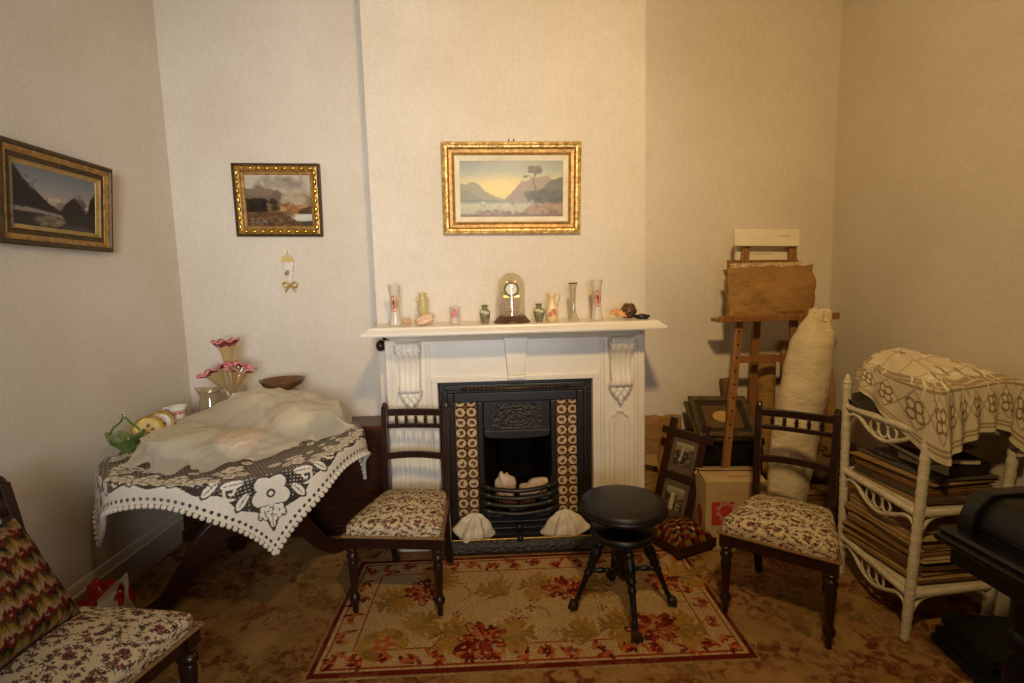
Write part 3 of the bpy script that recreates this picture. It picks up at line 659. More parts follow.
# ================================================================== ornaments on the mantel shelf
ZS = 1.3005
def ring_curve(fn, n): return [fn(i / n) for i in range(n + 1)]
M_vase = thin_glass('milky_frosted_glass', 'F3EADC', .06, .25, rough=.15, body=.55)
def portrait_vase(x, y, label):
    t = thing('vase', label, 'vase', (x, y, ZS))
    pr = [(0, 0), (.030, 0), (.032, .006), (.031, .02), (.027, .045), (.0235, .075), (.022, .10), (.0225, .14), (.026, .18), (.033, .213), (.034, .216), (.031, .214), (.024, .178), (.020, .14), (.019, .10), (0, .09)]
    MB().lathe(pr, 28).build('body', M_vase, t, smooth=True)
    cv = Canvas(50, 70, -1, 1, -1, 1, (214, 150, 122)); cv.ell(0, 0, .98, .98, 0, (150, 84, 50)); cv.ell(0, 0, .84, .86, 0, (222, 178, 150))
    cv.ell(0, -.1, .5, .55, 0, (150, 92, 70)); cv.ell(-.05, .22, .28, .25, 0, (110, 70, 50)); cv.ell(.2, -.3, .3, .25, 0, (176, 96, 84)); cv.ell(-.2, -.25, .22, .22, 0, (196, 130, 104))
    def fn(u, v):
        a = (u - .5) * 2; r_ = v; ang = 2 * PI * u; px, pz = .0185 * v * math.cos(ang), .117 + .044 * v * math.sin(ang)
        r0_ = np.interp(pz, [.045, .075, .10, .14, .18], [.027, .0235, .022, .0225, .026]) + .0012
        return (px, -math.sqrt(max(r0_ ** 2 - px ** 2, 0)), pz)
    o = MB().grid(fn, 33, 8).build('oval_medallion', attr_mat('printed_medallion', rough=.3) if 'printed_medallion' not in bpy.data.materials else bpy.data.materials['printed_medallion'], t, smooth=True, fix=False)
    U, V = np.meshgrid(np.linspace(0, 1, 33), np.linspace(0, 1, 8)); a = 2 * PI * U.ravel(); v = V.ravel()
    pattern(o, cv.sample(.5 + .5 * v * np.cos(a), .5 + .5 * v * np.sin(a)))
    MB().tube([(.0195 * math.cos(2 * PI * k / 28), -.024 - .001 * abs(math.sin(2 * PI * k / 28)) + .0035 * math.cos(2 * PI * k / 28) ** 2 * 1.6, .117 + .0455 * math.sin(2 * PI * k / 28)) for k in range(28)], .0013, 6, closed=True).build('medallion_rim', M_gold, t, smooth=True)
portrait_vase(-.541, 2.755, 'tall white vase with a pink oval medallion, at the far left of the mantel shelf')
portrait_vase(.547, 2.755, 'tall white vase with a brown oval medallion between bud vase and orange shell')
def spiral_shell(name, loc, r, m, label, rz=0, tilt=0, turns=2.6, flare=1.0):
    b = MB(); pts = []; rad = []
    N = 60
    for i in range(N):
        t = i / (N - 1); a = t * turns * 2 * PI; k = .10 + .9 * t ** 1.5
        pts.append((math.cos(a) * r * k * .62, -r * .5 * (1 - k), math.sin(a) * r * k * .62)); rad.append(r * (.06 + .40 * t ** 1.4 * flare))
    b.tube(pts, rad, 12); o = b.build(name, m, smooth=True); o.location = loc; o.rotation_euler = (R_(tilt), 0, R_(rz)); return tag(o, label, 'shell')
M_sh_brown = mat('brown_banded_shell', 'A97A55', 'D2AC84', 60, rough=.35, stretch=(1, 1, 6)); M_sh_pink = mat('peach_conch', 'DDB08C', 'E8C8A6', 25, rough=.4)
M_sh_or = mat('tan_orange_shell', 'C98C50', 'E2B27C', 40, rough=.4, bstr=.3); M_sh_dk = mat('dark_brown_shell', '3A2415', '6B4A2E', 50, rough=.3)
spiral_shell('snail_shell', (-.468, 2.70, ZS + .021), .027, M_sh_brown, 'small brown banded shell beside the tall white vase on the mantel shelf', 20)
# conch: body whorl with a flaring lip
b = MB()
def conch(v):
    x, y, z = v; return 1 + .10 * math.sin(7 * math.atan2(z, y) + 3 * x) + .35 * max(0, x) - .25 * max(0, -x) + (.22 if z > .3 and x > .2 else 0)
b.blob((0, 0, 0), (.047, .034, .024), 28, 18, conch)
o = b.build('conch_shell', M_sh_pink, smooth=True); o.location = (-.392, 2.70, ZS + .026); o.rotation_euler = (0, R_(-10), R_(8)); tag(o, 'peach coloured conch shell in front of the olive vase on the mantel shelf', 'shell')
def lathe_thing(name, prof, m, label, cat, loc, seg=28, group=None):
    t = thing(name, label, cat, loc, group=group); MB().lathe(prof, seg).build('body', m, t, smooth=True); return t
M_olive = mat('olive_glaze', 'B3A264', 'CDBE88', 24, rough=.3)
t = lathe_thing('vase', [(0, 0), (.02, 0), (.022, .005), (.019, .02), (.022, .05), (.028, .085), (.029, .11), (.024, .132), (.017, .143), (.018, .155), (.024, .168), (.022, .17), (.015, .155), (0, .14)], M_olive, 'olive yellow vase behind the peach conch shell on the mantel shelf', 'vase', (-.398, 2.80, ZS))
for s_ in (-1, 1): MB().tube(smooth_path([(s_ * .018, 0, .15), (s_ * .032, 0, .145), (s_ * .034, 0, .125), (s_ * .026, 0, .115)], 5), .003, 6).build('handle', M_olive, t, smooth=True)
t = lathe_thing('beaker', [(0, 0), (.022, 0), (.024, .004), (.025, .03), (.026, .085), (.0275, .092), (.025, .09), (.022, .03), (0, .01)], M_vase, 'small white beaker with pink roses on the mantel shelf left of the clock', 'beaker', (-.222, 2.755, ZS))
b = MB()
for k, (a, z, r) in enumerate(((-1.9, .06, .011), (-1.35, .062, .012), (-1.6, .075, .010), (-1.2, .045, .008), (-2.0, .042, .009), (-1.57, .048, .010))): b.blob((.024 * math.cos(a), .024 * math.sin(a), z), (r, .005, r), 10, 7, lambda v: 1 + .15 * math.sin(6 * math.atan2(v[0], v[2])))
b.build('rose', mat('rose_pink', 'D98E96', 'C46A78', 60, rough=.5), t, smooth=True)
M_jade = mat('mottled_green_glaze', '5C5C44', '87835F', 45, rough=.35)
def green_vase(x, label):
    t = lathe_thing('vase', [(0, 0), (.019, 0), (.020, .005), (.026, .03), (.029, .05), (.026, .066), (.016, .076), (.013, .083), (.016, .092), (.021, .096), (.019, .097), (.010, .083), (0, .06)], M_jade, label, 'vase', (x, 2.755, ZS))
    b = MB()
    for a in (-2.3, -1.95, -1.57, -1.2, -.85): b.blob((.0265 * math.cos(a), .0265 * math.sin(a), .058 + .004 * math.cos(a * 3)), (.006, .004, .010), 8, 6)
    b.build('applied_flower', mat('cream_slipware', 'D8CFA8', 'C4B98C', 40), t, smooth=True)
green_vase(-.061, 'small mottled green vase on the mantel shelf just left of the clock'); green_vase(.232, 'small mottled green vase on the mantel shelf just right of the clock')
# ---- anniversary clock under its glass dome
ck = thing('clock', 'brass anniversary clock under a glass dome in the middle of the mantel shelf', 'clock', (.085, 2.75, ZS))
M_clkwood = mat('brown_clock_base', '4A2F1E', '5E4030', 20, rough=.4)
MB().lathe([(0, 0), (.098, 0), (.098, .008), (.088, .016), (.074, .034), (.066, .04), (0, .04)], 32).build('base', M_clkwood, ck, smooth=True, angle=35)
dome = [(.071, .035), (.071, .06), (.071, .195)] + [(.071 * math.cos(a), .195 + .071 * math.sin(a)) for a in np.linspace(.1, PI / 2, 9)]
dome[-1] = (0, dome[-1][1])
MB().lathe(dome, 36, cap=False).build('glass_dome', thin_glass('clear_dome_glass', 'F4EEDC', .05, .45), ck, smooth=True)
M_brs = mat('polished_brass', 'D09A36', 'F4D27A', 20, rough=.22, metal=.65)
b = MB()
b.lathe([(0, .04), (.05, .04), (.05, .046), (0, .046)], 28)
for x in (-.032, .032): b.tube([(x, .01, .045), (x, .01, .145)], .004, 8); b.blob((x, .01, .055), (.007, .007, .009), 8, 6); b.blob((x, .01, .12), (.006, .006, .008), 8, 6)
b.box((0, .01, .14), (.085, .02, .010)); b.box((0, .01, .215), (.05, .016, .008)); b.blob((0, .01, .228), (.01, .008, .014), 10, 8)
for x in (-.02, .02): b.tube([(x, .01, .145), (x, .01, .215)], .003, 6)
b.build('movement', M_brs, ck, smooth=True, angle=40)
tf = Matrix.Translation((0, -.004, .178)) @ Matrix.Rotation(PI / 2, 4, 'X')
MB().lathe([(.030, 0), (.041, 0), (.043, .003), (.041, .006), (.030, .006)], 36, tf, cap=False).build('dial_rim', M_brs, ck, smooth=True)
di = MB().lathe([(0, .004), (.039, .004), (.039, .006), (0, .006)], 36, tf).build('dial', mat('enamel_white', 'F2EEE2', 'EAE4D4', 20, rough=.25), ck)
b = MB()
for k in range(12):
    a = k * PI / 6; b.box((.033 * math.sin(a), -.0108, .178 + .033 * math.cos(a)), (.0022, .001, .008), rot=(0, a, 0))
b.tube([(0, -.0115, .178), (.017, -.0115, .188)], .0011, 6); b.tube([(0, -.0115, .178), (.004, -.0115, .203)], .0009, 6)
b.build('hands_and_marks', mat('black_enamel', '15120F', '1C1815', 10), di)
b = MB(); b.tube([(0, .01, .14), (0, .01, .07)], .0022, 6); b.lathe([(0, .058), (.03, .06), (.034, .065), (.03, .07), (0, .072)], 20)
for a in range(4): b.blob((.026 * math.cos(a * PI / 2 + .5), .026 * math.sin(a * PI / 2 + .5), .064), (.010, .010, .010), 10, 8)
b.build('pendulum', M_brs, ck, smooth=True)
# ---- jug with roses
M_jug = mat('cream_lustre_china', 'E8D3A4', 'DDBF82', 18, rough=.25)
jg = thing('jug', 'cream china jug with a gold handle and painted roses right of the clock', 'jug', (.303, 2.755, ZS))
MB().lathe([(0, 0), (.024, 0), (.027, .004), (.034, .03), (.035, .05), (.030, .075), (.019, .10), (.015, .118), (.018, .135), (.024, .146), (.022, .147), (.012, .12), (0, .09)], 28, wob=lambda a, r, z: (r * (1 + (.35 * max(0, math.cos(a - PI)) ** 3 if z > .12 else 0)), z + (.006 * max(0, math.cos(a - PI)) if z > .13 else 0))).build('body', M_jug, jg, smooth=True)
MB().tube(smooth_path([(.018, 0, .142), (.038, 0, .145), (.043, 0, .13), (.034, 0, .10), (.028, 0, .08)], 6), .0035, 8).build('handle', M_gold, jg, smooth=True)
b = MB(); 
for x, z, r in ((-.012, .04, .013), (.006, .056, .013), (.012, .042, .009)): b.blob((x, -math.sqrt(.0345 ** 2 - x * x), z), (r, .004, r), 12, 8, lambda v: 1 + .14 * math.sin(6 * math.atan2(v[0], v[2])))
b.build('rose', mat('jug_rose', 'CF6E70', 'B8843C', 70), jg, smooth=True)
M_clear = thin_glass('clear_glass', 'F2EEDF', .07, .6)
bv = thing('bud_vase', 'tall clear glass bud vase with a gilt rim, left of a white medallion vase', 'vase', (.418, 2.755, ZS))
MB().lathe([(0, .002), (.030, .002), (.032, .008), (.026, .018), (.016, .045), (.013, .08), (.014, .12), (.018, .17), (.024, .203), (.0235, .203), (.0165, .17), (.0125, .12), (.0115, .08), (.012, .05), (0, .03)], 28).build('body', M_clear, bv, smooth=True)
MB().lathe([(.0232, .198), (.0246, .203), (.0236, .205), (.0225, .2)], 28, cap=False).build('gilt_rim', M_fr_dark, bv, smooth=True)
fan = MB().grid(lambda u, v: (math.sin((u - .5) * 3.3) * .047 * v * (1 + .04 * math.cos((u - .5) * 44)), -.028 * math.sin(v * 2.4) - .003 * math.cos((u - .5) * 44) * v, .012 + .036 * v * math.cos((u - .5) * 3.3) * (1 + .04 * math.cos((u - .5) * 44))), 50, 14).build('scallop_shell', M_sh_or, smooth=True, solid=.004)
fan.location = (.650, 2.735, ZS + .004); fan.rotation_euler = (R_(-28), R_(12), 0); tag(fan, 'orange tan scallop shell on the mantel shelf beside the dark round shell', 'shell')
rs = MB().blob((0, 0, 0), (.043, .040, .043), 40, 26, lambda v: 1 - .05 * math.cos(6 * math.atan2(v[2], v[0]) - 9 * math.hypot(v[0], v[2])) * (1 if v[1] < .3 else 0)).build('round_shell', M_sh_dk, smooth=True); rs.location = (.722, 2.76, ZS + .0445)
tag(rs, 'dark brown round shell standing on the right end of the mantel shelf', 'shell')
rock('flat_stone', (.785, 2.72, ZS + .014), (.042, .026, .015), 31, mat('black_polished_stone', '15130F', '2A2520', 20, rough=.2), 'flat black stone at the far right end of the mantel shelf', 'stone', amp=.12)
# ================================================================== rug
M_rug = attr_mat('hooked_wool_rug', rough=.95, spec=.1, bscale=260, bstr=.5, var=.3, vscale=120)
RX0, RX1, RY0, RY1 = -.79, 1.012, 1.835, 2.70
cv = Canvas(640, 320, RX0, RX1, RY0, RY1, (194, 160, 108))
red, dred, org, gold, ol, pink = (152, 56, 32), (108, 34, 22), (190, 100, 52), (176, 130, 58), (150, 114, 54), (184, 114, 76)
def inset(d): return (cv.X > RX0 + d) & (cv.X < RX1 - d) & (cv.Y > RY0 + d) & (cv.Y < RY1 - d)
cv.put(~inset(.035), dred); cv.put(~inset(.008), (160, 128, 86)); cv.put(inset(.035) & ~inset(.048), (200, 168, 118)); cv.put(inset(.048) & ~inset(.056), red)
g = np.random.default_rng(5)
def border_sprig(x, y, ang):
    for k in range(5):
        a = ang + g.normal(0, .9); cv.leaf(x, y, .05 * g.uniform(.6, 1.2), .018, a, (dred, red, red, org)[k % 4])
    cv.ell(x, y, .012, .012, 0, org)
for i in range(30):
    x = RX0 + .09 + i * (RX1 - RX0 - .18) / 29
    for y in (RY0 + .095, RY1 - .095): border_sprig(x, y + .016 * math.sin(i * 2.1), (0 if i % 2 else PI) + .4)
for i in range(10):
    y = RY0 + .14 + i * (RY1 - RY0 - .28) / 9
    for x in (RX0 + .095, RX1 - .095): border_sprig(x + .012 * math.sin(i * 2.3), y, PI / 2 + (.5 if i % 2 else PI))
cv.put(inset(.15) & ~inset(.157), red)
def bloom(x, y, r, ang, c1=red, c2=org):
    for q in range(13):
        a = ang + q * .483 + g.normal(0, .12); L = r * g.uniform(.7, 1.25); cc = (c1, c2, dred, c1, pink)[q % 5]
        cv.leaf(x + .1 * r * math.cos(a), y + .1 * r * math.sin(a), L, L * .42, a, dred); cv.leaf(x + .12 * r * math.cos(a), y + .12 * r * math.sin(a), L * .9, L * .32, a, cc)
        for w_ in range(3): px, py = x + L * g.uniform(.5, 1) * math.cos(a + g.normal(0, .15)), y + L * g.uniform(.5, 1) * math.sin(a + g.normal(0, .15)); cv.ell(px, py, .009, .006, a, (c2, dred, (194, 160, 108))[w_])
    for q in range(9): cv.ell(x + g.normal(0, r * .25), y + g.normal(0, r * .25), r * .12, r * .08, g.uniform(0, 3), (c2, pink, (176, 132, 62), dred)[q % 4])
    return
def old_bloom(x, y, r, ang, c1=red, c2=org):
    cv.flower(x, y, r * 1.05, 6, dred, rot=ang, pw=.75); cv.flower(x, y, r, 6, c1, rot=ang, pw=.7); cv.flower(x, y, r * .66, 5, c2, rot=ang + .4, pw=.7); cv.flower(x, y, r * .34, 5, pink, (166, 128, 78), rot=ang)
def spray(x, y, ang, n=3, L=.16, col=gold):
    for k in range(n): cv.leaf(x, y, L * (1 - .12 * abs(k - n // 2)), L * .32, ang + (k - (n - 1) / 2) * .7, (col, ol)[k % 2], lobes=3, vein=(156, 126, 66))
for (x, y, r, a, sp) in ((-.10, 2.03, .105, .2, (0.1, 2.9)), (.64, 2.05, .105, .8, (-.1, 3.0)), (.30, 2.36, .10, .5, (2.9, .2)), (-.40, 2.38, .09, .3, (1.0, 3.6)), (.80, 2.38, .085, .9, (.4,))):
    for q in sp: spray(x + .06 * math.cos(q), y + .06 * math.sin(q), q, 3, .17)
    bloom(x, y, r, a)
# gold curling flower at the left
for k in range(9):
    t = k / 8 * 4.2; cv.ell(-.52 + .08 * math.cos(t), 2.02 + .07 * math.sin(t), .045, .028, t + 1.5, (gold, (184, 138, 60), ol)[k % 3])
cv.flower(-.52, 2.02, .05, 5, org, (190, 150, 90)); spray(-.42, 2.1, .8, 3, .15); spray(.02, 2.33, 2.4, 2, .17); spray(.40, 2.02, 2.7, 2, .16)
for (x, y) in ((.05, 2.2), (.12, 2.22), (.08, 2.15), (-.22, 2.2), (.02, 2.14), (.22, 2.05), (.30, 1.99), (-.3, 1.98), (-.28, 2.06), (.14, 2.28), (.45, 2.2), (.5, 2.3)):
    cv.flower(x, y, .022, 4, dred); cv.flower(x, y, .015, 4, (194, 160, 108)); cv.ell(x, y, .005, .005, 0, red)
for (x, y, a) in ((-.2, 2.3, .4), (.2, 2.15, 1.2), (-.05, 2.42, .2), (.5, 2.4, 2.2), (-.6, 2.3, 1.0), (.9, 2.15, 1.4)):
    cv.line([(x + .1 * t * math.cos(a + t), y + .1 * t * math.sin(a + t)) for t in np.linspace(0, 1.2, 8)], .004, ol)
# worn unevenness of the pile
nz = rng.normal(0, 1, (320, 640)); cv.c[:, :, :3] *= (1 + .10 * nz)[..., None]; W0 = fbm(cv.X * 9 + cv.Y * 3, 2) + fbm(cv.Y * 11 - cv.X * 4, 3); cv.c[:, :, :3] = cv.c[:, :, :3] * (1 - .22 * (W0 > .5)[..., None]) + np.array((190, 158, 108)) * (.22 * (W0 > .5)[..., None])
o = painted_grid('rug', cv, lambda u, v: (RX0 + (RX1 - RX0) * u, RY0 + (RY1 - RY0) * v, .0005 + .0045 * min(1, 60 * min(u, 1 - u, v, 1 - v))), 460, 230, M_rug, smooth=False)
tag(o, 'beige hearth rug with red flowers, gold leaves and a dark red border', 'rug')
# ================================================================== tapestry chairs
M_chwood = mat('dark_polished_chair_wood', '22100A', '331A10', 10, rough=.3, spec=.5, stretch=(10, 10, 1), bstr=.06)
M_tap = attr_mat('floral_tapestry', rough=.9, spec=.1, bscale=500, bstr=.35, var=.12, vscale=200)
M_braid = mat('beige_braid', '9C7A52', '6B4A2C', 300, rough=.8, lo=.45, hi=.55)
def tapestry(seed):
    cv = Canvas(640, 640, -.3, .3, -.3, .3, (214, 194, 156)); g = np.random.default_rng(seed)
    dk, br, mr, gr, tn = (66, 52, 50), (104, 74, 58), (120, 58, 52), (96, 88, 74), (150, 122, 88)
    P = .100
    for j in range(-4, 5):
        for i in range(-4, 5):
            cx = (i + .5 * (j % 2)) * P; cy_ = j * P * .86
            for k in range(20):    # garland of leaves round each medallion
                a = 2 * PI * k / 20 + g.normal(0, .1); r = .037 + g.normal(0, .003); x, y = cx + r * math.cos(a), cy_ + r * .92 * math.sin(a)
                for q in range(5): cv.leaf(x + g.normal(0, .005), y + g.normal(0, .005), .008 * g.uniform(.6, 1.3), .0036, g.uniform(0, 6.3), (dk, br, gr, dk)[g.integers(4)])
                if k % 2 == 0: cv.flower(x, y, .0065, 5, (br, mr, dk)[g.integers(3)], tn)
            for k in range(11):     # rose bunch inside
                x, y = cx + g.normal(0, .011), cy_ + g.normal(0, .010); cv.flower(x, y, .0075, 5, (mr, br, dk, (146, 84, 70))[g.integers(4)], (186, 140, 116), rot=g.uniform(0, 3)); cv.leaf(x, y, .008, .0034, g.uniform(0, 6.3), dk)
            x0, y0 = cx + P / 2, cy_   # scroll between medallions
            cv.line([(x0 + .006 * math.sin(t * 3), y0 - .02 + .03 * t) for t in np.linspace(0, 1, 8)], .0016, gr)
            for k in range(7): cv.ell(x0 + g.normal(0, .016), y0 + g.normal(0, .026), .0035, .0026, 0, (dk, mr, tn, br)[g.integers(4)])
    return cv
CVT = tapestry(3)
def turned_leg(b, x, y, ztop):
    s_ = ztop / .36
    pr = [(0, 0), (.012, 0), (.0135, .01), (.014, .045), (.020, .052), (.025, .064), (.025, .074), (.019, .086), (.0145, .094), (.016, .11), (.021, .20), (.0225, .235), (.019, .245), (.024, .252), (.028, .264), (.024, .276), (.019, .282), (.026, .292), (.028, .302), (.022, .31), (.0, .31)]
    b.lathe([(r, z * s_) for r, z in pr], 16, Matrix.Translation((x, y, 0)))
    b.box((x, y, ztop * .93), (.05, .05, ztop * .16))
def make_chair(label, loc, rz, spindles=5, group='tapestry seated dining chairs'):
    t = thing('dining_chair', label, 'chair', loc, rz, group)
    ZF = .378   # underside of the upholstery
    def wid(y): return .232 + (.165 - .232) * (y + .215) / .42      # half width, wider in front
    # upholstered seat
    N = 260
    def axis(a):    # unrolled coordinate -> (flat coordinate, drop)
        s_ = 1 if a >= 0 else -1; a = abs(a); r = .14
        if a < 1 - r: return s_ * a, 0
        q = (a - (1 - r)) / (r * PI / 2)
        if q < 1: return s_ * (1 - r + r * math.sin(q * PI / 2)), r * (1 - math.cos(q * PI / 2))
        return s_ * 1.0, r + (a - (1 - r) - r * PI / 2)
    E = 1.33
    def seat(u, v):
        a, da = axis((u - .5) * 2 * E); c, dc = axis((v - .5) * 2 * E)
        if u in (0., 1.) : pass
        k = max(da, dc)
        y = -.005 + c * .21; hw = wid(y) * (1 - .02 * c * c)
        rc = max(0, (abs(a) - .8) / .2) * max(0, (abs(c) - .8) / .2); a2 = a * (1 - .05 * rc); c2 = 1 - .05 * rc
        dome = .036 * (1 - a * a * .9) * (1 - c * c * .9)
        return (a2 * hw, -.005 + c * .21 * c2, ZF + .058 + dome - .058 * max(0, k - .0) / .39 * (1 if k > 0 else 0))
    o = painted_grid('seat', CVT, seat, N, N, M_tap, t, smooth=True)
    U, V = np.meshgrid(np.linspace(0, 1, N), np.linspace(0, 1, N))
    o.data.color_attributes.remove(o.data.color_attributes['pattern'])
    pattern(o, CVT.sample((.5 + (U.ravel() - .5) * .92), (.5 + (V.ravel() - .5) * .86)))
    b = MB(); ptsb = []
    for x, y in ((-1, -1), (1, -1), (1, 1), (-1, 1)): ptsb.append((x * (wid(-.005 + y * .21) * .985 + .002), -.005 + y * .211, ZF + .004))
    for i in range(4): b.tube([ptsb[i], ptsb[(i + 1) % 4]], .0075, 6)
    b.build('braid_trim', M_braid, t)
    # seat rails
    b = MB(); z = ZF - .028
    b.box((0, -.196, z), (.42, .024, .055)); b.box((0, .185, z), (.31, .024, .055))
    for s_ in (-1, 1): b.hexa([(s_ * .222, -.20, z - .027), (s_ * .198, -.20, z - .027), (s_ * .142, .19, z - .027), (s_ * .166, .19, z - .027)], [(s_ * .222, -.20, z + .027), (s_ * .198, -.20, z + .027), (s_ * .142, .19, z + .027), (s_ * .166, .19, z + .027)])
    b.build('seat_rail', M_chwood, t, bevel=.003)
    for s_ in (-1, 1):
        b = MB(); turned_leg(b, s_ * .200, -.190, ZF); b.build('leg', M_chwood, t, smooth=True, angle=40)
        # rear leg and back post in one swept piece
        b = MB(); path = smooth_path([(s_ * .150, .262, 0), (s_ * .153, .222, .16), (s_ * .156, .195, .34), (s_ * .160, .197, .50), (s_ * .163, .215, .70), (s_ * .165, .243, .872)], 5)
        vsx = []
        for p in path:
            w_ = .0155 if p.z > .3 else .017
            vsx.append([(p.x + a * w_, p.y + c * .016, p.z) for a, c in ((-1, -1), (1, -1), (1, 1), (-1, 1))])
        vv = [q for r in vsx for q in r]; n = len(path)
        b.add(vv, [(4 * i + j, 4 * i + (j + 1) % 4, 4 * i + 4 + (j + 1) % 4, 4 * i + 4 + j) for i in range(n - 1) for j in range(4)] + [(3, 2, 1, 0), tuple(4 * (n - 1) + j for j in range(4))])
        b.lathe([(0, 0), (.0155, 0), (.0165, .006), (.013, .014), (.010, .018), (.011, .022), (0, .026)], 12, Matrix.Translation((s_ * .165, .244, .870)))
        b.build('leg', M_chwood, t, bevel=.003)
    def rail(nm, z, h, y, bow=0, th=.020):
        b = MB(); n = 10; hw = .160
        rows = []
        for i in range(n + 1):
            x = -hw + 2 * hw * i / n; q = 1 - (x / hw) ** 2; yy = y + .012 * q; rows.append([(x, yy - th / 2, z - h / 2 + bow * q), (x, yy + th / 2, z - h / 2 + bow * q), (x, yy + th / 2, z + h / 2 + bow * q), (x, yy - th / 2, z + h / 2 + bow * q)])
        vv = [p for r in rows for p in r]
        b.add(vv, [(4 * i + j, 4 * i + (j + 1) % 4, 4 * i + 4 + (j + 1) % 4, 4 * i + 4 + j) for i in range(n) for j in range(4)] + [(0, 1, 2, 3), (4 * n + 3, 4 * n + 2, 4 * n + 1, 4 * n)])
        return b.build(nm, M_chwood, t, bevel=.003)
    rail('top_rail', .842, .036, .236); rail('lower_top_rail', .772, .022, .224); rail('cross_rail', .612, .034, .206, .010)
    for i in range(spindles):
        x = (i - (spindles - 1) / 2) * .052
        b = MB(); b.lathe([(.005, 0), (.005, .010), (.0115, .017), (.006, .022), (.0125, .030), (.006, .038), (.0105, .044), (.005, .050), (.005, .060)], 10, Matrix.Translation((x, .242 - .02 * abs(x), .773)))
        b.build('spindle', M_chwood, t, smooth=True)
    return t
def sv(p, r): return p
ch = make_chair('tapestry seated dark wooden chair in front of the fireplace, nearest the lace covered table', (-.471, 2.412, .005), -7)
c2 = copy_tree(ch); c2.location = (1.272, 2.155, .003); c2.rotation_euler = (0, 0, R_(-39)); c2['label'] = 'tapestry seated dark wooden chair standing beside the white wicker stand'
c3 = copy_tree(ch); c3.location = (-1.402, 1.495, .001); c3.rotation_euler = (0, 0, R_(77)); c3.scale = (1.03, 1.5, 1); c3['label'] = 'tapestry seated dark wooden chair with a zigzag cushion, cut by the lower left corner'
# ---- zigzag cushion leaning on the third chair
cv = Canvas(200, 200, 0, 1, 0, 1, (0, 0, 0)); cols = [(176, 140, 62), (142, 110, 48), (60, 50, 34), (190, 168, 128), (196, 170, 132), (128, 34, 28), (150, 50, 40), (58, 44, 32)]
X, Y = cv.X * 6.2, cv.Y * 5.6
row = np.floor(Y); tri = np.abs(((X + .5 * (row % 2)) % 1) - .5) * 2; st = np.round(tri * 4) / 4
ph = (Y + .32 * st) * 1.0 + .12 * np.sin(np.floor(X * 8) * 1.7); idx = (np.floor(ph * 4) % 4).astype(int)
lut = [np.array([(100, 28, 22), (158, 130, 94), (138, 106, 44), (78, 60, 28)]), np.array([(112, 34, 26), (146, 118, 84), (96, 78, 36), (40, 33, 22)])]
par = ((np.floor(X + .5 * (row % 2)).astype(int)) % 2)
for k in range(3): cv.c[:, :, k] = np.where(par == 0, lut[0][idx][:, :, k], lut[1][idx][:, :, k])
cu = thing('cushion', 'zigzag stitched cushion in red, gold and olive leaning on the chair at lower left', 'cushion', (-1.485, 1.43, .632), rot=(0, R_(-26), 0))
M_cush = attr_mat('wool_flame_stitch', rough=.95, spec=.05, bscale=300, bstr=.4, var=.15, vscale=200)
def cfn(sg):
    def fn(u, v):
        a, c = (u - .5) * 2, (v - .5) * 2
        pin = 1 - .10 * (1 - a * a) * abs(c) ** 2; pia = 1 - .10 * (1 - c * c) * abs(a) ** 2
        h = .075 * max(0, (1 - a ** 4)) ** .6 * max(0, (1 - c ** 4)) ** .6
        return (sg * h, a * .19 * pia, c * .19 * pin)
    return fn
for sg in (1, -1): painted_grid('cover', cv, cfn(sg), 150, 150, M_cush, cu, smooth=True) if sg == 1 else painted_grid('cushion_back', cv, cfn(sg), 40, 40, M_cush, cu, smooth=True)
edge = [cfn(1)(u, v) for u, v in [(i / 20, 0) for i in range(20)] + [(1, i / 20) for i in range(20)] + [(1 - i / 20, 1) for i in range(20)] + [(0, 1 - i / 20) for i in range(20)]]
MB().tube(edge, .006, 6, closed=True).build('piping', mat('black_cord', '17110D', '241A14', 30, rough=.8), cu, smooth=True)
# ================================================================== round table with its cloths and china
TX, TY, TZ, TR = -1.285, 2.535, .75, .57
tb = thing('pedestal_table', 'round dark pedestal table under the lace cloth in the left corner', 'table', (TX, TY, 0))
MB().lathe([(0, .722), (TR - .03, .722), (TR - .012, .728), (TR, .738), (TR - .004, .747), (TR - .015, .75), (0, .75)], 64).build('table_top', M_dkwood, tb, smooth=True, angle=40)
MB().lathe([(0, .26), (.06, .26), (.07, .30), (.065, .36), (.045, .40), (.038, .44), (.05, .50), (.06, .56), (.05, .60), (.04, .63), (.06, .67), (.12, .70), (.13, .722), (0, .722)], 28).build('pedestal', M_dkwood, tb, smooth=True)
for an in (217, 42, 128):
    b = MB(); up_ = smooth_path([(.04, .44, 0), (.13, .42, 0), (.24, .33, 0), (.33, .19, 0), (.41, .085, 0), (.49, .045, 0), (.52, .05, 0)], 5); lo_ = smooth_path([(.52, .012, 0), (.47, .002, 0), (.40, .012, 0), (.31, .08, 0), (.20, .22, 0), (.12, .29, 0), (.04, .30, 0)], 5)
    b.prism([(p.x, p.y) for p in up_] + [(p.x, p.y) for p in lo_], -.03, .03, 'y'); o = b.build('leg', M_dkwood, tb, bevel=.008); o.rotation_euler = (0, 0, R_(an))
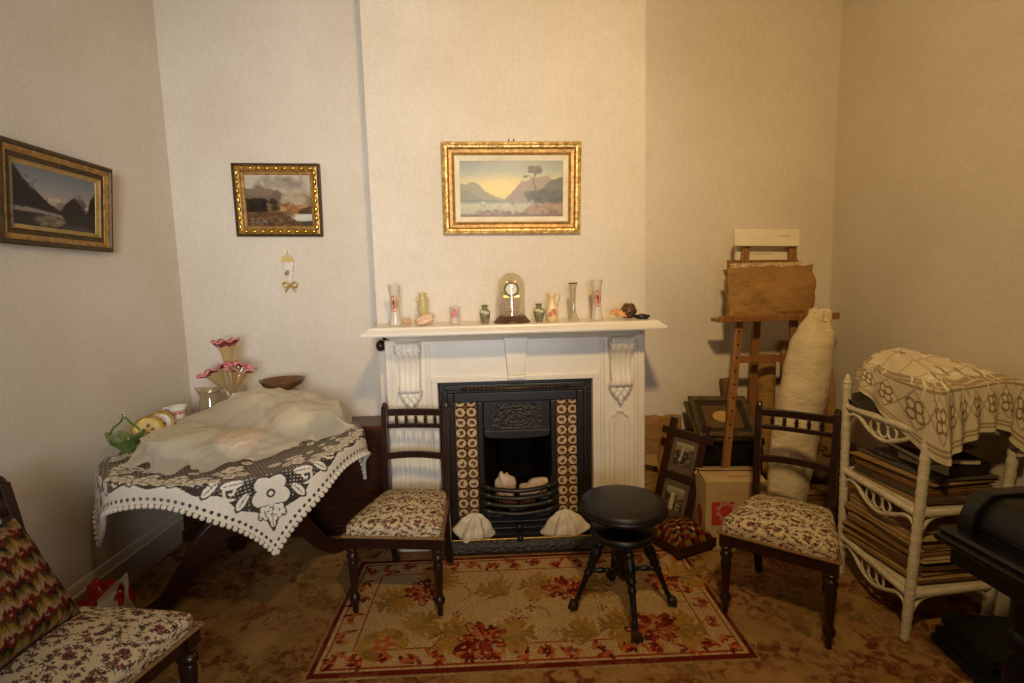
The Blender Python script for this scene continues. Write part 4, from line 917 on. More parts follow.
# lace cloth
S = .648; PSI = R_(-55 - 45 + 90 + 0)     # one corner points to -55 degrees
cv = Canvas(620, 620, -1, 1, -1, 1, (226, 216, 196)); TH = (228, 218, 200)
cv.c[:, :, 3] = 1
mx = np.maximum(np.abs(cv.X), np.abs(cv.Y))
net = ((np.sin(cv.X * 190) * np.sin(cv.Y * 190)) > .55); cv.put(mx < .885, None, .06); cv.put((mx < .885) & net, TH, .6)
band = .885 + .018 * np.cos(np.where(np.abs(cv.X) > np.abs(cv.Y), cv.Y, cv.X) * 21); cv.put((mx < band) & (mx >= .86), None, .06); cv.put(mx > band, TH, 1)
tt_ = np.where(np.abs(cv.X) > np.abs(cv.Y), cv.Y, cv.X)
hole = ((np.cos(tt_ * 130) + np.cos((mx - .966) * 150)) > .75) & (mx > .945); cv.put(hole, None, .05)
g = np.random.default_rng(2)
def fl(x, y, r, n=5, rot=0): cv.flower(x, y, r * 1.12, n, TH, a=.06, rot=rot, pw=.8); cv.flower(x, y, r, n, TH, a=1, rot=rot, pw=.72); cv.ell(x, y, r * .24, r * .24, 0, TH, a=.1); cv.ell(x, y, r * .13, r * .13, 0, TH, a=1)
def lf(x, y, L, W, a): cv.leaf(x, y, L * 1.12, W * 1.35, a, TH, a=.12); cv.leaf(x, y, L, W, a, TH, a=1); cv.line([(x, y), (x + .85 * L * math.cos(a), y + .85 * L * math.sin(a))], W * .06, TH, a=.2)
def scroll(x, y, r, sgn, a0): cv.line([(x + r * (1 - t * .75) * math.cos(a0 + sgn * t * 7), y + r * (1 - t * .75) * math.sin(a0 + sgn * t * 7)) for t in np.linspace(0, 1, 24)], r * .16, TH, a=1)
for q in range(4):
    a0 = PI / 4 + q * PI / 2; e = Vector((math.cos(a0), math.sin(a0))); n_ = Vector((-e.y, e.x))
    P = lambda r, s_: tuple(e * r + n_ * s_)
    x, y = P(1.02, 0); fl(x, y, .125, 5, a0)
    for s_ in (-1, 1):
        for (r, d, L, W, da) in ((1.10, .03, .10, .045, .75 * s_), (.98, .14, .12, .05, .9 * s_), (.90, .15, .13, .055, 1.7 * s_), (.82, .10, .12, .05, 2.4 * s_), (.84, .28, .12, .05, 1.2 * s_), (.74, .30, .13, .055, 1.9 * s_), (.70, .42, .11, .05, 1.5 * s_), (.70, .14, .14, .055, 2.0 * s_)):
            x, y = P(r, d * s_); lf(x, y, L, W, a0 + da)
        x, y = P(.93, .235 * s_); scroll(x, y, .05, s_, a0); x, y = P(.76, .40 * s_); scroll(x, y, .05, -s_, a0 + 1)
        for r, d in ((1.165, .0), (1.14, .05), (.78, .205), (.72, .22), (.66, .50), (.62, .56), (.60, .46)): x, y = P(r, d * s_); fl(x, y, .045, 5, d * 9)
    x, y = P(1.185, 0); lf(x, y, .06, .04, a0)
    # florets along each side
    a1 = q * PI / 2; e1 = Vector((math.cos(a1), math.sin(a1))); n1 = Vector((-e1.y, e1.x))
    for k in range(-5, 6):
        p = e1 * (.80 + .02 * math.cos(k * 2)) + n1 * (k * .072); fl(p.x, p.y, .040, 5, k)
        p = e1 * .67 + n1 * (k * .085); lf(p.x, p.y, .08, .035, a1 + (1.6 if k % 2 else -1.6))
for k in range(46):
    x, y = g.uniform(-.6, .6, 2); (fl if k % 2 else lambda a, b_, r: lf(a, b_, .10, .05, g.uniform(0, 6)))(x, y, .07)
def drape(p, q):
    c, s_ = math.cos(PSI), math.sin(PSI); x, y = p * c - q * s_, p * s_ + q * c
    r = math.hypot(x, y); an = math.atan2(y, x)
    if r <= TR: return (TX + x, TY + y, TZ + .004)
    h = r - TR; f = 1 + .03 * math.sin(an * 9 + 1) * min(1, h / .15)
    e_ = .014 * (1 - math.exp(-h * 60)); rad = (TR + e_) * f + .05 * h
    return (TX + rad * math.cos(an), TY + rad * math.sin(an), TZ + .004 - (h - .6 * e_))
M_lace = attr_mat('white_cotton_lace', rough=.9, spec=.1, alpha=True, var=.08, bscale=220, bstr=.3)
lc = thing('lace_tablecloth', 'white floral lace tablecloth with bobble edging hanging from the round table', 'tablecloth', (0, 0, 0))
painted_grid('lace', cv, lambda u, v: drape((u - .5) * 2 * S, (v - .5) * 2 * S), 430, 430, M_lace, lc, smooth=True)
b = MB(); n = 44
for k in range(n):
    t = (k + .5) / n * 2 - 1
    for p, q in ((t, 1), (t, -1), (1, t), (-1, t)):
        b.blob(drape(p * (S + .008), q * (S + .008)), (.0115, .0115, .0115), 8, 6)
b.build('bobble_edging', mat('lace_thread', 'E4DAC8', 'D4C8B2', 60, rough=.9), lc, smooth=True)
# ---- china under and around the sheer cover
ZT = TZ + .0062
M_cream = mat('cream_china', 'EADFC6', 'E0D2B2', 14, rough=.25); M_china = mat('white_china', 'EEE8DC', 'E6DCCB', 14, rough=.2)
M_grnrim = mat('pale_green_glaze', 'A9B47E', 'C2C79A', 14, rough=.3); M_orng = mat('orange_patterned_china', 'E8D6B8', 'D2823E', 38, rough=.3, lo=.5, hi=.6)
bw = thing('serving_bowl', 'large oval cream bowl with a pale green inside, under the sheer cover at front left', 'bowl', (-1.47, 2.335, ZT), 8); bw.scale = (1.25, .85, 1)
MB().lathe([(0, 0), (.06, 0), (.062, .008), (.10, .05), (.125, .095), (.128, .10), (.12, .097), (.115, .09)], 40, cap=False).build('outside', M_cream, bw, smooth=True)
MB().lathe([(.116, .0915), (.095, .05), (.05, .015), (0, .012)], 40, cap=False).build('inside', M_grnrim, bw, smooth=True)
lathe_thing('patterned_bowl', [(0, 0), (.05, 0), (.052, .006), (.09, .05), (.10, .085), (.097, .086), (.085, .05), (0, .012)], M_orng, 'orange patterned bowl under the front of the sheer cover', 'bowl', (-1.20, 2.31, ZT))
lathe_thing('glass_bowl', [(0, 0), (.045, 0), (.05, .008), (.072, .045), (.088, .085), (.085, .086), (.068, .045), (0, .014)], thin_glass('pale_glass', 'DFE4D2', .1, .6), 'clear glass bowl under the right end of the sheer cover', 'bowl', (-.965, 2.65, ZT))
lathe_thing('cake_stand', [(0, 0), (.06, 0), (.062, .008), (.02, .03), (.016, .10), (.03, .125), (.12, .135), (.125, .145), (.118, .142), (0, .138)], M_china, 'white pedestal cake stand raising the back of the sheer cover', 'cake stand', (-1.30, 2.78, ZT))
lathe_thing('tureen', [(0, 0), (.05, 0), (.055, .01), (.10, .05), (.105, .09), (.095, .10), (.06, .13), (.015, .14), (.012, .15), (0, .155)], M_cream, 'round cream lidded dish under the middle of the sheer cover', 'dish', (-1.06, 2.62, ZT))
# sheer cover
BND = [(-1.665, 2.28), (-1.70, 2.45), (-1.69, 2.60), (-1.60, 2.70), (-1.50, 2.80), (-1.38, 2.90), (-1.20, 2.95), (-1.0, 2.93), (-.85, 2.86), (-.785, 2.70), (-.80, 2.62), (-.90, 2.52), (-.975, 2.38), (-1.08, 2.21), (-1.18, 2.13), (-1.275, 2.105), (-1.34, 2.085), (-1.46, 2.12), (-1.58, 2.16)]
bp_ = smooth_path([(x, y, 0) for x, y in BND], 8, closed=True); BC = Vector((-1.24, 2.52, 0))
PK = [(-1.47, 2.335, .112, .13), (-1.20, 2.31, .10, .08), (-.955, 2.65, .125, .10), (-1.30, 2.79, .200, .11), (-1.06, 2.62, .165, .04), (-1.12, 2.80, .175, .06), (-.92, 2.74, .135, .05), (-1.50, 2.62, .12, .05)]
def heap(x, y):
    hs = [h - .42 * max(0, math.hypot(x - a, y - c) - r) for a, c, h, r in PK]; m = max(hs)
    return m + .012 * math.log(sum(math.exp((q - m) / .012) for q in hs))
NB = len(bp_)
def netp(u, v):
    k = u * NB; i = int(k) % NB; f = k - int(k); p = bp_[i].lerp(bp_[(i + 1) % NB], f); q = BC.lerp(p, v)
    h = max(.012, heap(q.x, q.y)); e_ = (1 - v) * (p - BC).length
    ed = min(1, (e_ / .085)); ed = ed * ed * (3 - 2 * ed)
    ru = .016 * math.sin(u * 61 + 3 * math.sin(v * 7)) + .007 * math.sin(u * 140 + 5 * v)
    ru *= v ** 2
    return (q.x + ru * .6, q.y + ru, TZ + .008 + h * ed + max(0, ru + .010 * v ** 2) * (.35 + .65 * (1 - ed)) + .009 * ed * (abs(math.sin(14 * q.x + 17 * q.y + 2 * math.sin(9 * q.y))) + .7 * abs(math.sin(21 * q.x - 11 * q.y + 1.5 * math.sin(11 * q.x))) - .9))
m, nt, out = nt_new('sheer_cream_muslin')
d = nt.nodes.new('ShaderNodeBsdfDiffuse'); d.inputs[0].default_value = hexc('F3E8CF'); tl = nt.nodes.new('ShaderNodeBsdfTranslucent'); tl.inputs[0].default_value = hexc('F3E8CF')
tr = nt.nodes.new('ShaderNodeBsdfTransparent'); a1 = nt.nodes.new('ShaderNodeMixShader'); a1.inputs[0].default_value = .35; nt.links.new(d.outputs[0], a1.inputs[1]); nt.links.new(tl.outputs[0], a1.inputs[2])
lw = nt.nodes.new('ShaderNodeLayerWeight'); lw.inputs[0].default_value = .25; mr = nt.nodes.new('ShaderNodeMapRange'); pset(mr, **{'To Min': .52, 'To Max': .94}); nt.links.new(lw.outputs['Facing'], mr.inputs[0])
a2 = nt.nodes.new('ShaderNodeMixShader'); nt.links.new(mr.outputs[0], a2.inputs[0]); nt.links.new(tr.outputs[0], a2.inputs[1]); nt.links.new(a1.outputs[0], a2.inputs[2]); nt.links.new(a2.outputs[0], out.inputs[0])
tag(MB().grid(netp, 260, 60).build('sheer_cover', m, smooth=True, fix=False), 'sheer cream muslin cover draped over the china on the lace tablecloth', 'cloth')
# green glass basket
M_green = thin_glass('green_glass', '9CC05A', .08, .5)
gb = thing('glass_basket', 'green glass basket with a looped handle at the left end of the table', 'basket', (-1.775, 2.42, ZT))
fr = lambda a, r, z: (r * (1 + .07 * math.sin(6 * a) * (z > .05)), z + (.014 * math.cos(2 * a) + .006 * math.sin(6 * a)) * (z > .05))
MB().lathe([(0, 0), (.032, 0), (.034, .006), (.026, .016), (.045, .035), (.068, .06), (.078, .085), (.075, .086), (.062, .06), (.04, .036), (0, .02)], 42, wob=fr).build('bowl', M_green, gb, smooth=True)
MB().tube(smooth_path([(-.072, 0, .09), (-.055, 0, .12), (-.022, 0, .145), (-.004, 0, .172), (.0, 0, .185), (.006, 0, .170), (.03, 0, .142), (.058, 0, .118), (.072, 0, .09)], 6), .0048, 8).build('handle', M_green, gb, smooth=True)
M_ylw = mat('yellow_rimmed_china', 'E2CB86', 'D6B667', 18, rough=.25)
def plate(name, m1, loc, rot, label):
    t = thing(name, label, 'plate', loc, rot=rot)
    MB().lathe([(0, 0), (.045, 0), (.05, .004), (.068, .012), (.07, .015), (.048, .007), (0, .004)], 36).build('dish', m1, t, smooth=True)
    MB().lathe([(.054, .0095), (.069, .0158), (.0692, .0166), (.054, .0103)], 36, cap=False).build('rim_band', M_gold, t, smooth=True)
    b = MB(); 
    for k in range(4): b.blob((.02 * math.cos(k * 1.6), .02 * math.sin(k * 1.6), .0055), (.010, .010, .0025), 8, 5)
    b.build('painted_flower', mat('plum_enamel', '7C4058', '9A6A50', 50), t, smooth=True); return t
plate('tea_plate', M_ylw, (-1.775, 2.575, ZT + .064), (R_(62), 0, R_(20)), 'yellow tea plate with painted flowers leaning beside the green glass basket')
plate('tea_plate', M_china, (-1.775, 2.665, ZT + .067), (R_(64), 0, R_(14)), 'white gilt rimmed tea plate leaning behind the yellow one')
tc = thing('teacup', 'white teacup with a red band on a pile of saucers beside the left wall', 'cup', (-1.745, 2.775, ZT + .0685), 200)
MB().lathe([(0, 0), (.022, 0), (.024, .006), (.036, .03), (.044, .065), (.046, .072), (.043, .07), (.034, .03), (0, .01)], 30).build('bowl', M_china, tc, smooth=True)
MB().lathe([(.0355, .028), (.0412, .05), (.0418, .05), (.0362, .028)], 30, cap=False).build('red_band', mat('red_transfer', 'A8483A', 'D8A08A', 80, lo=.45, hi=.55), tc, smooth=True)
MB().tube(smooth_path([(.041, 0, .062), (.062, 0, .065), (.066, 0, .048), (.052, 0, .028), (.036, 0, .026)], 6), .004, 8).build('handle', M_china, tc, smooth=True)
gj = thing('glass_jug', 'clear glass jug with a lip at the foot of the pink flower vase', 'jug', (-1.605, 2.845, ZT), 0)
MB().lathe([(0, 0), (.045, 0), (.05, .008), (.064, .06), (.066, .11), (.056, .15), (.05, .175), (.054, .20), (.060, .212), (.058, .212), (.047, .175), (.06, .11), (.045, .012), (0, .01)], 36, wob=lambda a, r, z: (r * (1 + (.35 * max(0, math.cos(a - PI)) ** 6 if z > .18 else 0)), z + (.012 * max(0, math.cos(a - PI)) ** 4 if z > .19 else 0))).build('body', thin_glass('jug_glass', 'E9DDC2', .12, .7), gj, smooth=True)
MB().tube(smooth_path([(.056, 0, .20), (.095, 0, .195), (.102, 0, .15), (.085, 0, .10), (.066, 0, .085)], 6), .006, 8).build('handle', M_clear, gj, smooth=True)
# pink epergne
ep = thing('epergne_vase', 'pink frilled glass epergne with flower shaped trumpets at the back of the table', 'vase', (-1.525, 2.93, ZT), 0)
MB().lathe([(0, 0), (.055, 0), (.06, .01), (.045, .02), (.03, .05), (.02, .11), (.024, .16), (.03, .175), (0, .175)], 32).build('base', M_clear, ep, smooth=True)
for i in range(4):
    t = thing('saucer', ('lowest', 'second lowest', 'third lowest', 'uppermost')[i] + ' white saucer in the pile under the red banded teacup', 'saucer', (-1.745, 2.775, ZT + .017 * i), 0, 'saucers under the teacup')
    MB().lathe([(0, 0), (.035, 0), (.038, .003), (.06, .013), (.062, .016), (.04, .007), (0, .006)], 32).build('dish', M_china, t, smooth=True)
M_pink = thin_glass('pink_to_amber_glass', 'D9BF9A', .06, .35, tint2='E0758A', zlo=.12, zhi=.26)
M_pinkrim = mat('cranberry_frill', 'D8707E', 'E9A2A0', 24, rough=.25)
def trumpet(base, tip, r1, M_rim):
    d = (Vector(tip) - Vector(base)); L = d.length; T_ = Matrix.Translation(base) @ d.to_track_quat('Z', 'Y').to_matrix().to_4x4()
    fr = lambda a, r, z: (r * (1 + .13 * math.sin(7 * a) * max(0, z / L - .72) / .28), z + .25 * r1 * math.cos(3.5 * a * 2) * max(0, z / L - .8) / .2 * .5)
    pr = [(.010, 0), (.012, L * .25), (.018 + (r1 - .06) * .5, L * .5), (.024 + (r1 - .06), L * .74), (r1 * .66, L * .9), (r1, L), (r1 * 1.02, L * .985)]
    MB().lathe(pr[:5], 36, T_, cap=False, wob=fr).build('trumpet', thin_glass('amber_pink_glass', 'EBDCB6', .05, .3, body=.14) if 'amber_pink_glass' not in bpy.data.materials else bpy.data.materials['amber_pink_glass'], ep, smooth=True)
    MB().lathe(pr[4:], 56, T_, cap=False, wob=fr).build('frill', M_rim, ep, smooth=True, solid=.003)
trumpet((0, 0, .17), (-.012, -.005, .475), .066, M_pinkrim)
trumpet((-.02, -.015, .17), (-.080, -.04, .315), .078, M_pinkrim); trumpet((.02, -.015, .17), (.070, -.03, .325), .078, M_pinkrim); trumpet((0, .02, .17), (.03, .05, .33), .05, M_pinkrim)
# footed wooden dish
fd = thing('footed_dish', 'shallow brown footed wooden dish at the back right of the table', 'dish', (-1.262, 2.985, ZT))
MB().lathe([(0, 0), (.065, 0), (.068, .012), (.03, .03), (.018, .06), (.018, .13), (.03, .165), (.05, .172), (.105, .20), (.124, .228), (.126, .232), (.118, .228), (.10, .208), (.05, .186), (0, .184)], 40).build('bowl', mat('turned_brown_wood', '5A3A22', '7A5634', 14, rough=.35), fd, smooth=True)
# ================================================================== dark chest behind the table
dc = thing('chest', 'long dark wooden chest against the wall behind the table', 'chest', (0, 0, 0))
M_chest = mat('mahogany_chest', '2C140B', '43200F', 6, rough=.32, spec=.5, stretch=(1, 8, 8), bstr=.06)
b = MB(); b.box((-1.315, 3.13, .36), (1.24, .22, .58)); b.box((-1.315, 3.13, .035), (1.26, .235, .07)); b.build('carcass', M_chest, dc, bevel=.006)
b = MB(); b.box((-1.315, 3.128, .668), (1.27, .25, .035)); b.build('lid', mat('chest_lid_wood', '4A2614', '5E341C', 6, rough=.35, stretch=(1, 8, 8)), dc, bevel=.008)
b = MB()
for x in (-1.72, -1.315, -.91): b.box((x, 3.018, .36), (.35, .012, .46))
b.build('panel', M_chest, dc, bevel=.005)
# ================================================================== red carrier bag by the skirting
bg = thing('plastic_bag', 'crumpled red and white plastic bag on the carpet by the left skirting', 'bag', (-1.79, 2.225, 0))
M_redp = mat('red_plastic', 'B82015', '8E140D', 12, rough=.25, spec=.6, bstr=.4, bscale=20)
MB().blob((-.02, .01, .105), (.105, .075, .115), 40, 26, lump(23, .16, 5)).build('body', M_redp, bg, smooth=True)
b = MB()
def flap(u, v):
    x = -.005 + .115 * u; z = .06 + v * (.12 + .105 * u); return (x + .02, -.085 + .045 * u - .012 * math.sin(u * 5 + v * 3) + .010 * math.sin(9 * v), z)
nu, nv = 22, 26
vsx = [flap(i / (nu - 1), j / (nv - 1)) for j in range(nv) for i in range(nu)]
fs = [(j * nu + i, j * nu + i + 1, (j + 1) * nu + i + 1, (j + 1) * nu + i) for j in range(nv - 1) for i in range(nu - 1) if ((i / nu - .62) / .17) ** 2 + ((j / nv - .6) / .26) ** 2 > 1]
b.add(vsx, fs); b.build('white_handle', mat('white_plastic', 'D9D2C6', 'C6BEB0', 14, rough=.35), bg, smooth=True, solid=.004)
MB().tube(smooth_path([(-.02, -.06, .075), (.04, -.065, .07), (.09, -.055, .078), (.118, -.045, .085)], 6), [.016] * 18 + [.010], 10).build('red_fold', M_redp, bg, smooth=True)
# ================================================================== piano stool
ps = thing('piano_stool', 'round black revolving piano stool with four turned legs on the rug', 'stool', (.545, 2.19, .005), 12)
M_blk = mat('black_stained_wood', '0E0A08', '17110D', 14, rough=.38, spec=.45, bstr=.08)
M_leath = mat('black_leather', '17110D', '221A15', 30, rough=.42, spec=.45, bstr=.25, bscale=120)
MB().lathe([(0, .474), (.165, .474), (.186, .480), (.195, .494), (.193, .508), (.178, .521), (.14, .529), (0, .531)], 56).build('seat', M_leath, ps, smooth=True)
MB().lathe([(.188, .474), (.198, .480), (.199, .491), (.193, .496)], 56, cap=False).build('seat_rim', M_blk, ps, smooth=True)
MB().lathe([(0, .352), (.125, .352), (.142, .358), (.148, .370), (.146, .384), (.134, .394), (.05, .396), (.035, .41), (.03, .474), (0, .474)], 48).build('collar_disc', M_blk, ps, smooth=True, angle=50)
MB().lathe([(0, .135), (.012, .138), (.02, .15), (.032, .165), (.036, .185), (.03, .205), (.038, .215), (.042, .235), (.034, .255), (.044, .27), (.046, .34), (.06, .365), (0, .365)], 28).build('centre_column', M_blk, ps, smooth=True)
for k in range(4):
    a = R_(-102 + 90 * k); dv = Vector((math.cos(a), math.sin(a), 0)); p0 = dv * .085 + Vector((0, 0, .37)); p1 = dv * .218 + Vector((0, 0, .035)); N = 44; pts, rad = [], []
    for i in range(N + 1):
        t = i / N; pts.append(p0.lerp(p1, t))
        r = .016 + .010 * math.exp(-((t - .30) / .10) ** 2) - .006 * max(0, t - .45) / .55 + .0075 * (math.exp(-((t - .16) / .02) ** 2) + math.exp(-((t - .46) / .018) ** 2) + math.exp(-((t - .56) / .018) ** 2) + .6 * math.exp(-((t - .06) / .018) ** 2) + .5 * math.exp(-((t - .92) / .02) ** 2))
        rad.append(r)
    lg = MB().tube(pts, rad, 14).build('leg', M_blk, ps, smooth=True)
    b = MB().blob(tuple(dv * .226 + Vector((0, 0, .0245))), (.022, .022, .0245), 14, 10)
    for q in range(3):
        an = a + (q - 1) * .8; e = Vector((math.cos(an), math.sin(an), 0)); f0 = dv * .219; b.tube([f0 + Vector((0, 0, .05)), f0 + e * .024 + Vector((0, 0, .04)), f0 + e * .032 + Vector((0, 0, .018)), f0 + e * .026 + Vector((0, 0, .004))], [.006, .006, .005, .003], 6)
    b.build('claw_foot', mat('claw_brass', '2A2016', '4A3820', 30, rough=.4, metal=.4) if k == 0 else bpy.data.materials['claw_brass'], lg, smooth=True)
    q0, q1 = dv * .03 + Vector((0, 0, .19)), dv * .163 + Vector((0, 0, .19)); n = 24
    MB().tube([q0.lerp(q1, i / n) for i in range(n + 1)], [.008 + .006 * math.exp(-((i / n - .55) / .16) ** 2) + .005 * (math.exp(-((i / n - .3) / .03) ** 2) + math.exp(-((i / n - .8) / .03) ** 2)) for i in range(n + 1)], 10).build('stretcher', M_blk, ps, smooth=True)
# ================================================================== beadwork footstool
fs_ = thing('footstool', 'low footstool with red, gold and black hexagon patchwork under the leaning photo frame', 'footstool', (1.01, 2.735, 0), 24)
cv = Canvas(160, 160, -1, 1, -1, 1, (24, 18, 16)); hx = .155
for j in range(-8, 9):
    for i in range(-8, 9):
        x, y = (i + .5 * (j % 2)) * hx, j * hx * .86; k = (i - (j // 2) * 0 + j * 2) % 5
        col = [(104, 22, 20), (104, 22, 20), (122, 94, 32), (122, 94, 32), (24, 18, 16)][k]
        cv.ell(x, y, hx * .50, hx * .50, 0, col); cv.ell(x, y, hx * .2, hx * .2, 0, tuple(min(255, c * 1.25) for c in col))
for (x, y) in ((-.1, .1), (-.45, -.35), (.35, -.3), (.1, -.62)): cv.ell(x, y, .06, .06, 0, (214, 186, 168))
def pad(u, v):
    a, c = (u - .5) * 2, (v - .5) * 2; e = max(abs(a), abs(c)); cr = 1 - .10 * (abs(a) * abs(c)) ** 3
    return (a * .135 * cr, c * .135 * cr, .135 - .062 * e ** 4 + .012 * (1 - a * a) * (1 - c * c))
painted_grid('pad', cv, pad, 90, 90, attr_mat('beaded_patchwork', rough=.7, bscale=200, bstr=.5, var=.25, vscale=120), fs_, smooth=True)
b = MB(); b.box((0, 0, .048), (.275, .275, .052)); b.build('frame', M_dkwood, fs_, bevel=.006)
for sx in (-1, 1):
    for sy_ in (-1, 1): MB().lathe([(0, 0), (.016, 0), (.022, .010), (.02, .022), (0, .024)], 14, Matrix.Translation((sx * .11, sy_ * .11, 0))).build('foot', M_dkwood, fs_, smooth=True)
# ================================================================== double photograph frame
def framerot(roll_, lean, yaw_): return (Matrix.Rotation(R_(yaw_), 4, 'Z') @ Matrix.Rotation(R_(-lean), 4, 'X') @ Matrix.Rotation(R_(roll_), 4, 'Y')).to_euler()
pf = thing('photo_frame', 'dark wooden double photograph frame leaning beside the mantelpiece behind the footstool', 'picture frame', (.985, 2.885, .005), rot=framerot(8, 12, -36))
FW, FH = .235, .56
b = MB()
for x in (-FW / 2 + .021, FW / 2 - .021): MB().box((x, 0, FH / 2 + .06), (.042, .024, FH + .12)).build('stile', M_dkwood, pf, bevel=.004)
for z in (.075, .34, FH + .035): MB().box((0, -.003, z), (FW + (.07 if z != .34 else -.04), .024, .044)).build('rail', M_dkwood, pf, bevel=.004)
MB().box((0, .006, FH / 2 + .06), (FW - .04, .010, FH)).build('mount_board', mat('brown_grey_mount', '5B4A38', '6A5743', 12, rough=.8), pf)
def old_photo(seed):
    cv = Canvas(80, 100, 0, 1, 0, 1, (150, 134, 108)); wash(cv, [(0, (64, 56, 46)), (.5, (110, 98, 80)), (1, (176, 160, 132))]); x = cv.X
    cv.put(cv.Y < .6 + .18 * fbm(x * 5, seed), (58, 50, 40)); dapple(cv, 40, (0, 1, .05, .6), [(96, 84, 66), (44, 38, 32), (150, 136, 112)], .06, seed, .7)
    cv.put((x > .3) & (x < .5) & (cv.Y < .75) & (seed == 2), (196, 180, 150)) if seed == 2 else cv.line([(.35, .2), (.45, .8)], .05, (186, 172, 142)); return cv
for z, sd in ((.475, 1), (.205, 2)):
    painted_grid('photograph', old_photo(sd), lambda u, v: ((u - .5) * .105, -.001, z + (v - .5) * .135), 40, 52, M_paint, pf, smooth=False, solid=.002)
MB().box((FW / 2 - .012, -.016, .40), (.036, .003, .030), rot=(0, R_(20), 0)).build('paper_tag', mat('pinkish_paper', 'D9B098', 'C89A80', 30), pf)
# ================================================================== cardboard carton
M_card = mat('pale_cardboard', 'C9AC80', 'B99A6C', 8, rough=.8, bstr=.05)
cb = thing('cardboard_box', 'cardboard carton printed with a red square and pink rosette behind the right chair', 'box', (1.13, 2.675, 0), -3)
BWd, BD, BH = .335, .235, .385
b = MB(); t_ = .006
b.box((BWd / 2, t_ / 2, BH / 2), (BWd, t_, BH)); b.box((BWd / 2, BD - t_ / 2, BH / 2), (BWd, t_, BH)); b.box((t_ / 2, BD / 2, BH / 2), (t_, BD - 2 * t_, BH)); b.box((BWd - t_ / 2, BD / 2, BH / 2), (t_, BD - 2 * t_, BH)); b.box((BWd / 2, BD / 2, .004), (BWd - .012, BD - .012, .008))
b.build('carton', M_card, cb)
MB().box((BWd / 2, .062, BH + .012), (BWd - .004, .128, .005), rot=(R_(9), 0, 0)).build('flap', M_card, cb)
MB().box((BWd / 2, BD - .062, BH + .022), (BWd - .004, .13, .005), rot=(R_(-14), 0, R_(-2))).build('flap', M_card, cb)
M_redink = mat('red_print', 'C23A26', 'B23320', 20, rough=.8); M_pinkink = mat('pink_print', 'C98C86', 'B87A78', 30, rough=.8)
pr = thing('x', '', ''); bpy.data.objects.remove(pr)
MB().box((.095, -.0006, .21), (.125, .0008, .135)).build('printed_square', M_redink, cb)
b = MB(); n = 60
ro = [(.112 + (.052 + .008 * math.cos(9 * 2 * PI * i / n)) * math.cos(2 * PI * i / n), .225 + (.052 + .008 * math.cos(9 * 2 * PI * i / n)) * math.sin(2 * PI * i / n)) for i in range(n)]
ri = [(.112 + (.034 + .004 * math.cos(9 * 2 * PI * i / n)) * math.cos(2 * PI * i / n), .225 + (.034 + .004 * math.cos(9 * 2 * PI * i / n)) * math.sin(2 * PI * i / n)) for i in range(n)]
b.add([(x, -.0014, z) for x, z in ro] + [(x, -.0014, z) for x, z in ri], [(i, (i + 1) % n, n + (i + 1) % n, n + i) for i in range(n)]); b.build('printed_rosette', M_pinkink, cb)
b = MB(); b.add([(-.0008, .09 + .045 * math.cos(2 * PI * i / 30), .17 + .06 * math.sin(2 * PI * i / 30)) for i in range(30)], [tuple(range(30))]); b.build('printed_oval', M_redink, cb)
MB().box((.20, .06, BH + .0155), (.10, .02, .001), rot=(R_(9), 0, 0)).build('printed_strip', mat('faded_red_print', 'B77A55', 'C08E66', 80), cb)
# ================================================================== black deed box with empty frames on it
M_blackbox = mat('black_japanned_tin', '100C0A', '191310', 20, rough=.45)
bb = thing('black_box', 'black box behind the carton carrying the empty picture frames', 'box', (1.385, 3.06, 0), 0)
b = MB(); b.box((0, 0, .252), (.40, .25, .504)); b.build('body', M_blackbox, bb, bevel=.006); MB().box((0, 0, .525), (.415, .262, .04)).build('lid', M_blackbox, bb, bevel=.006)
M_frold = mat('old_silvered_frame', '4A3C28', '6E5C40', 30, rough=.45, bstr=.3, metal=.2); M_matb = mat('brown_mat', '5A4326', '6A5030', 12, rough=.8)
def empty_frame(label, loc, rot, w, h, ovalmat):
    t = thing('picture_frame', label, 'picture frame', loc, rot=rot)
    frame_loft(MB(), w, h, [(0, 0), (0, .018), (.008, .024), (.02, .018), (.03, .016), (.034, .006)]).build('moulding', M_frold, t)
    MB().box((0, -.002, 0), (w - .01, .005, h - .01)).build('backing', M_matb, t)
    if ovalmat:
        frame_loft(MB(), w - .066, h - .066, [(0, .006), (0, .009), (.03, .009), (.032, .0065)]).build('mat_border', mat('dark_mat', '2E2416', '3A2D1C', 12), t)
        b = MB(); b.add([(.005 + .062 * math.cos(2 * PI * i / 40), -.0055, .0 + .042 * math.sin(2 * PI * i / 40)) for i in range(40)], [tuple(range(40))]); b.build('oval_opening', mat('tan_paper', 'C79C5E', 'BC9052', 14, rough=.8), t)
    return t
empty_frame('frame with a tan oval centre lying uppermost on the black box', (1.352, 2.985, .672), framerot(2, 52, -2), .35, .30, True)
empty_frame('second empty frame lying just under the oval centred one on the black box', (1.345, 3.008, .640), framerot(0, 52, 1), .36, .30, False)
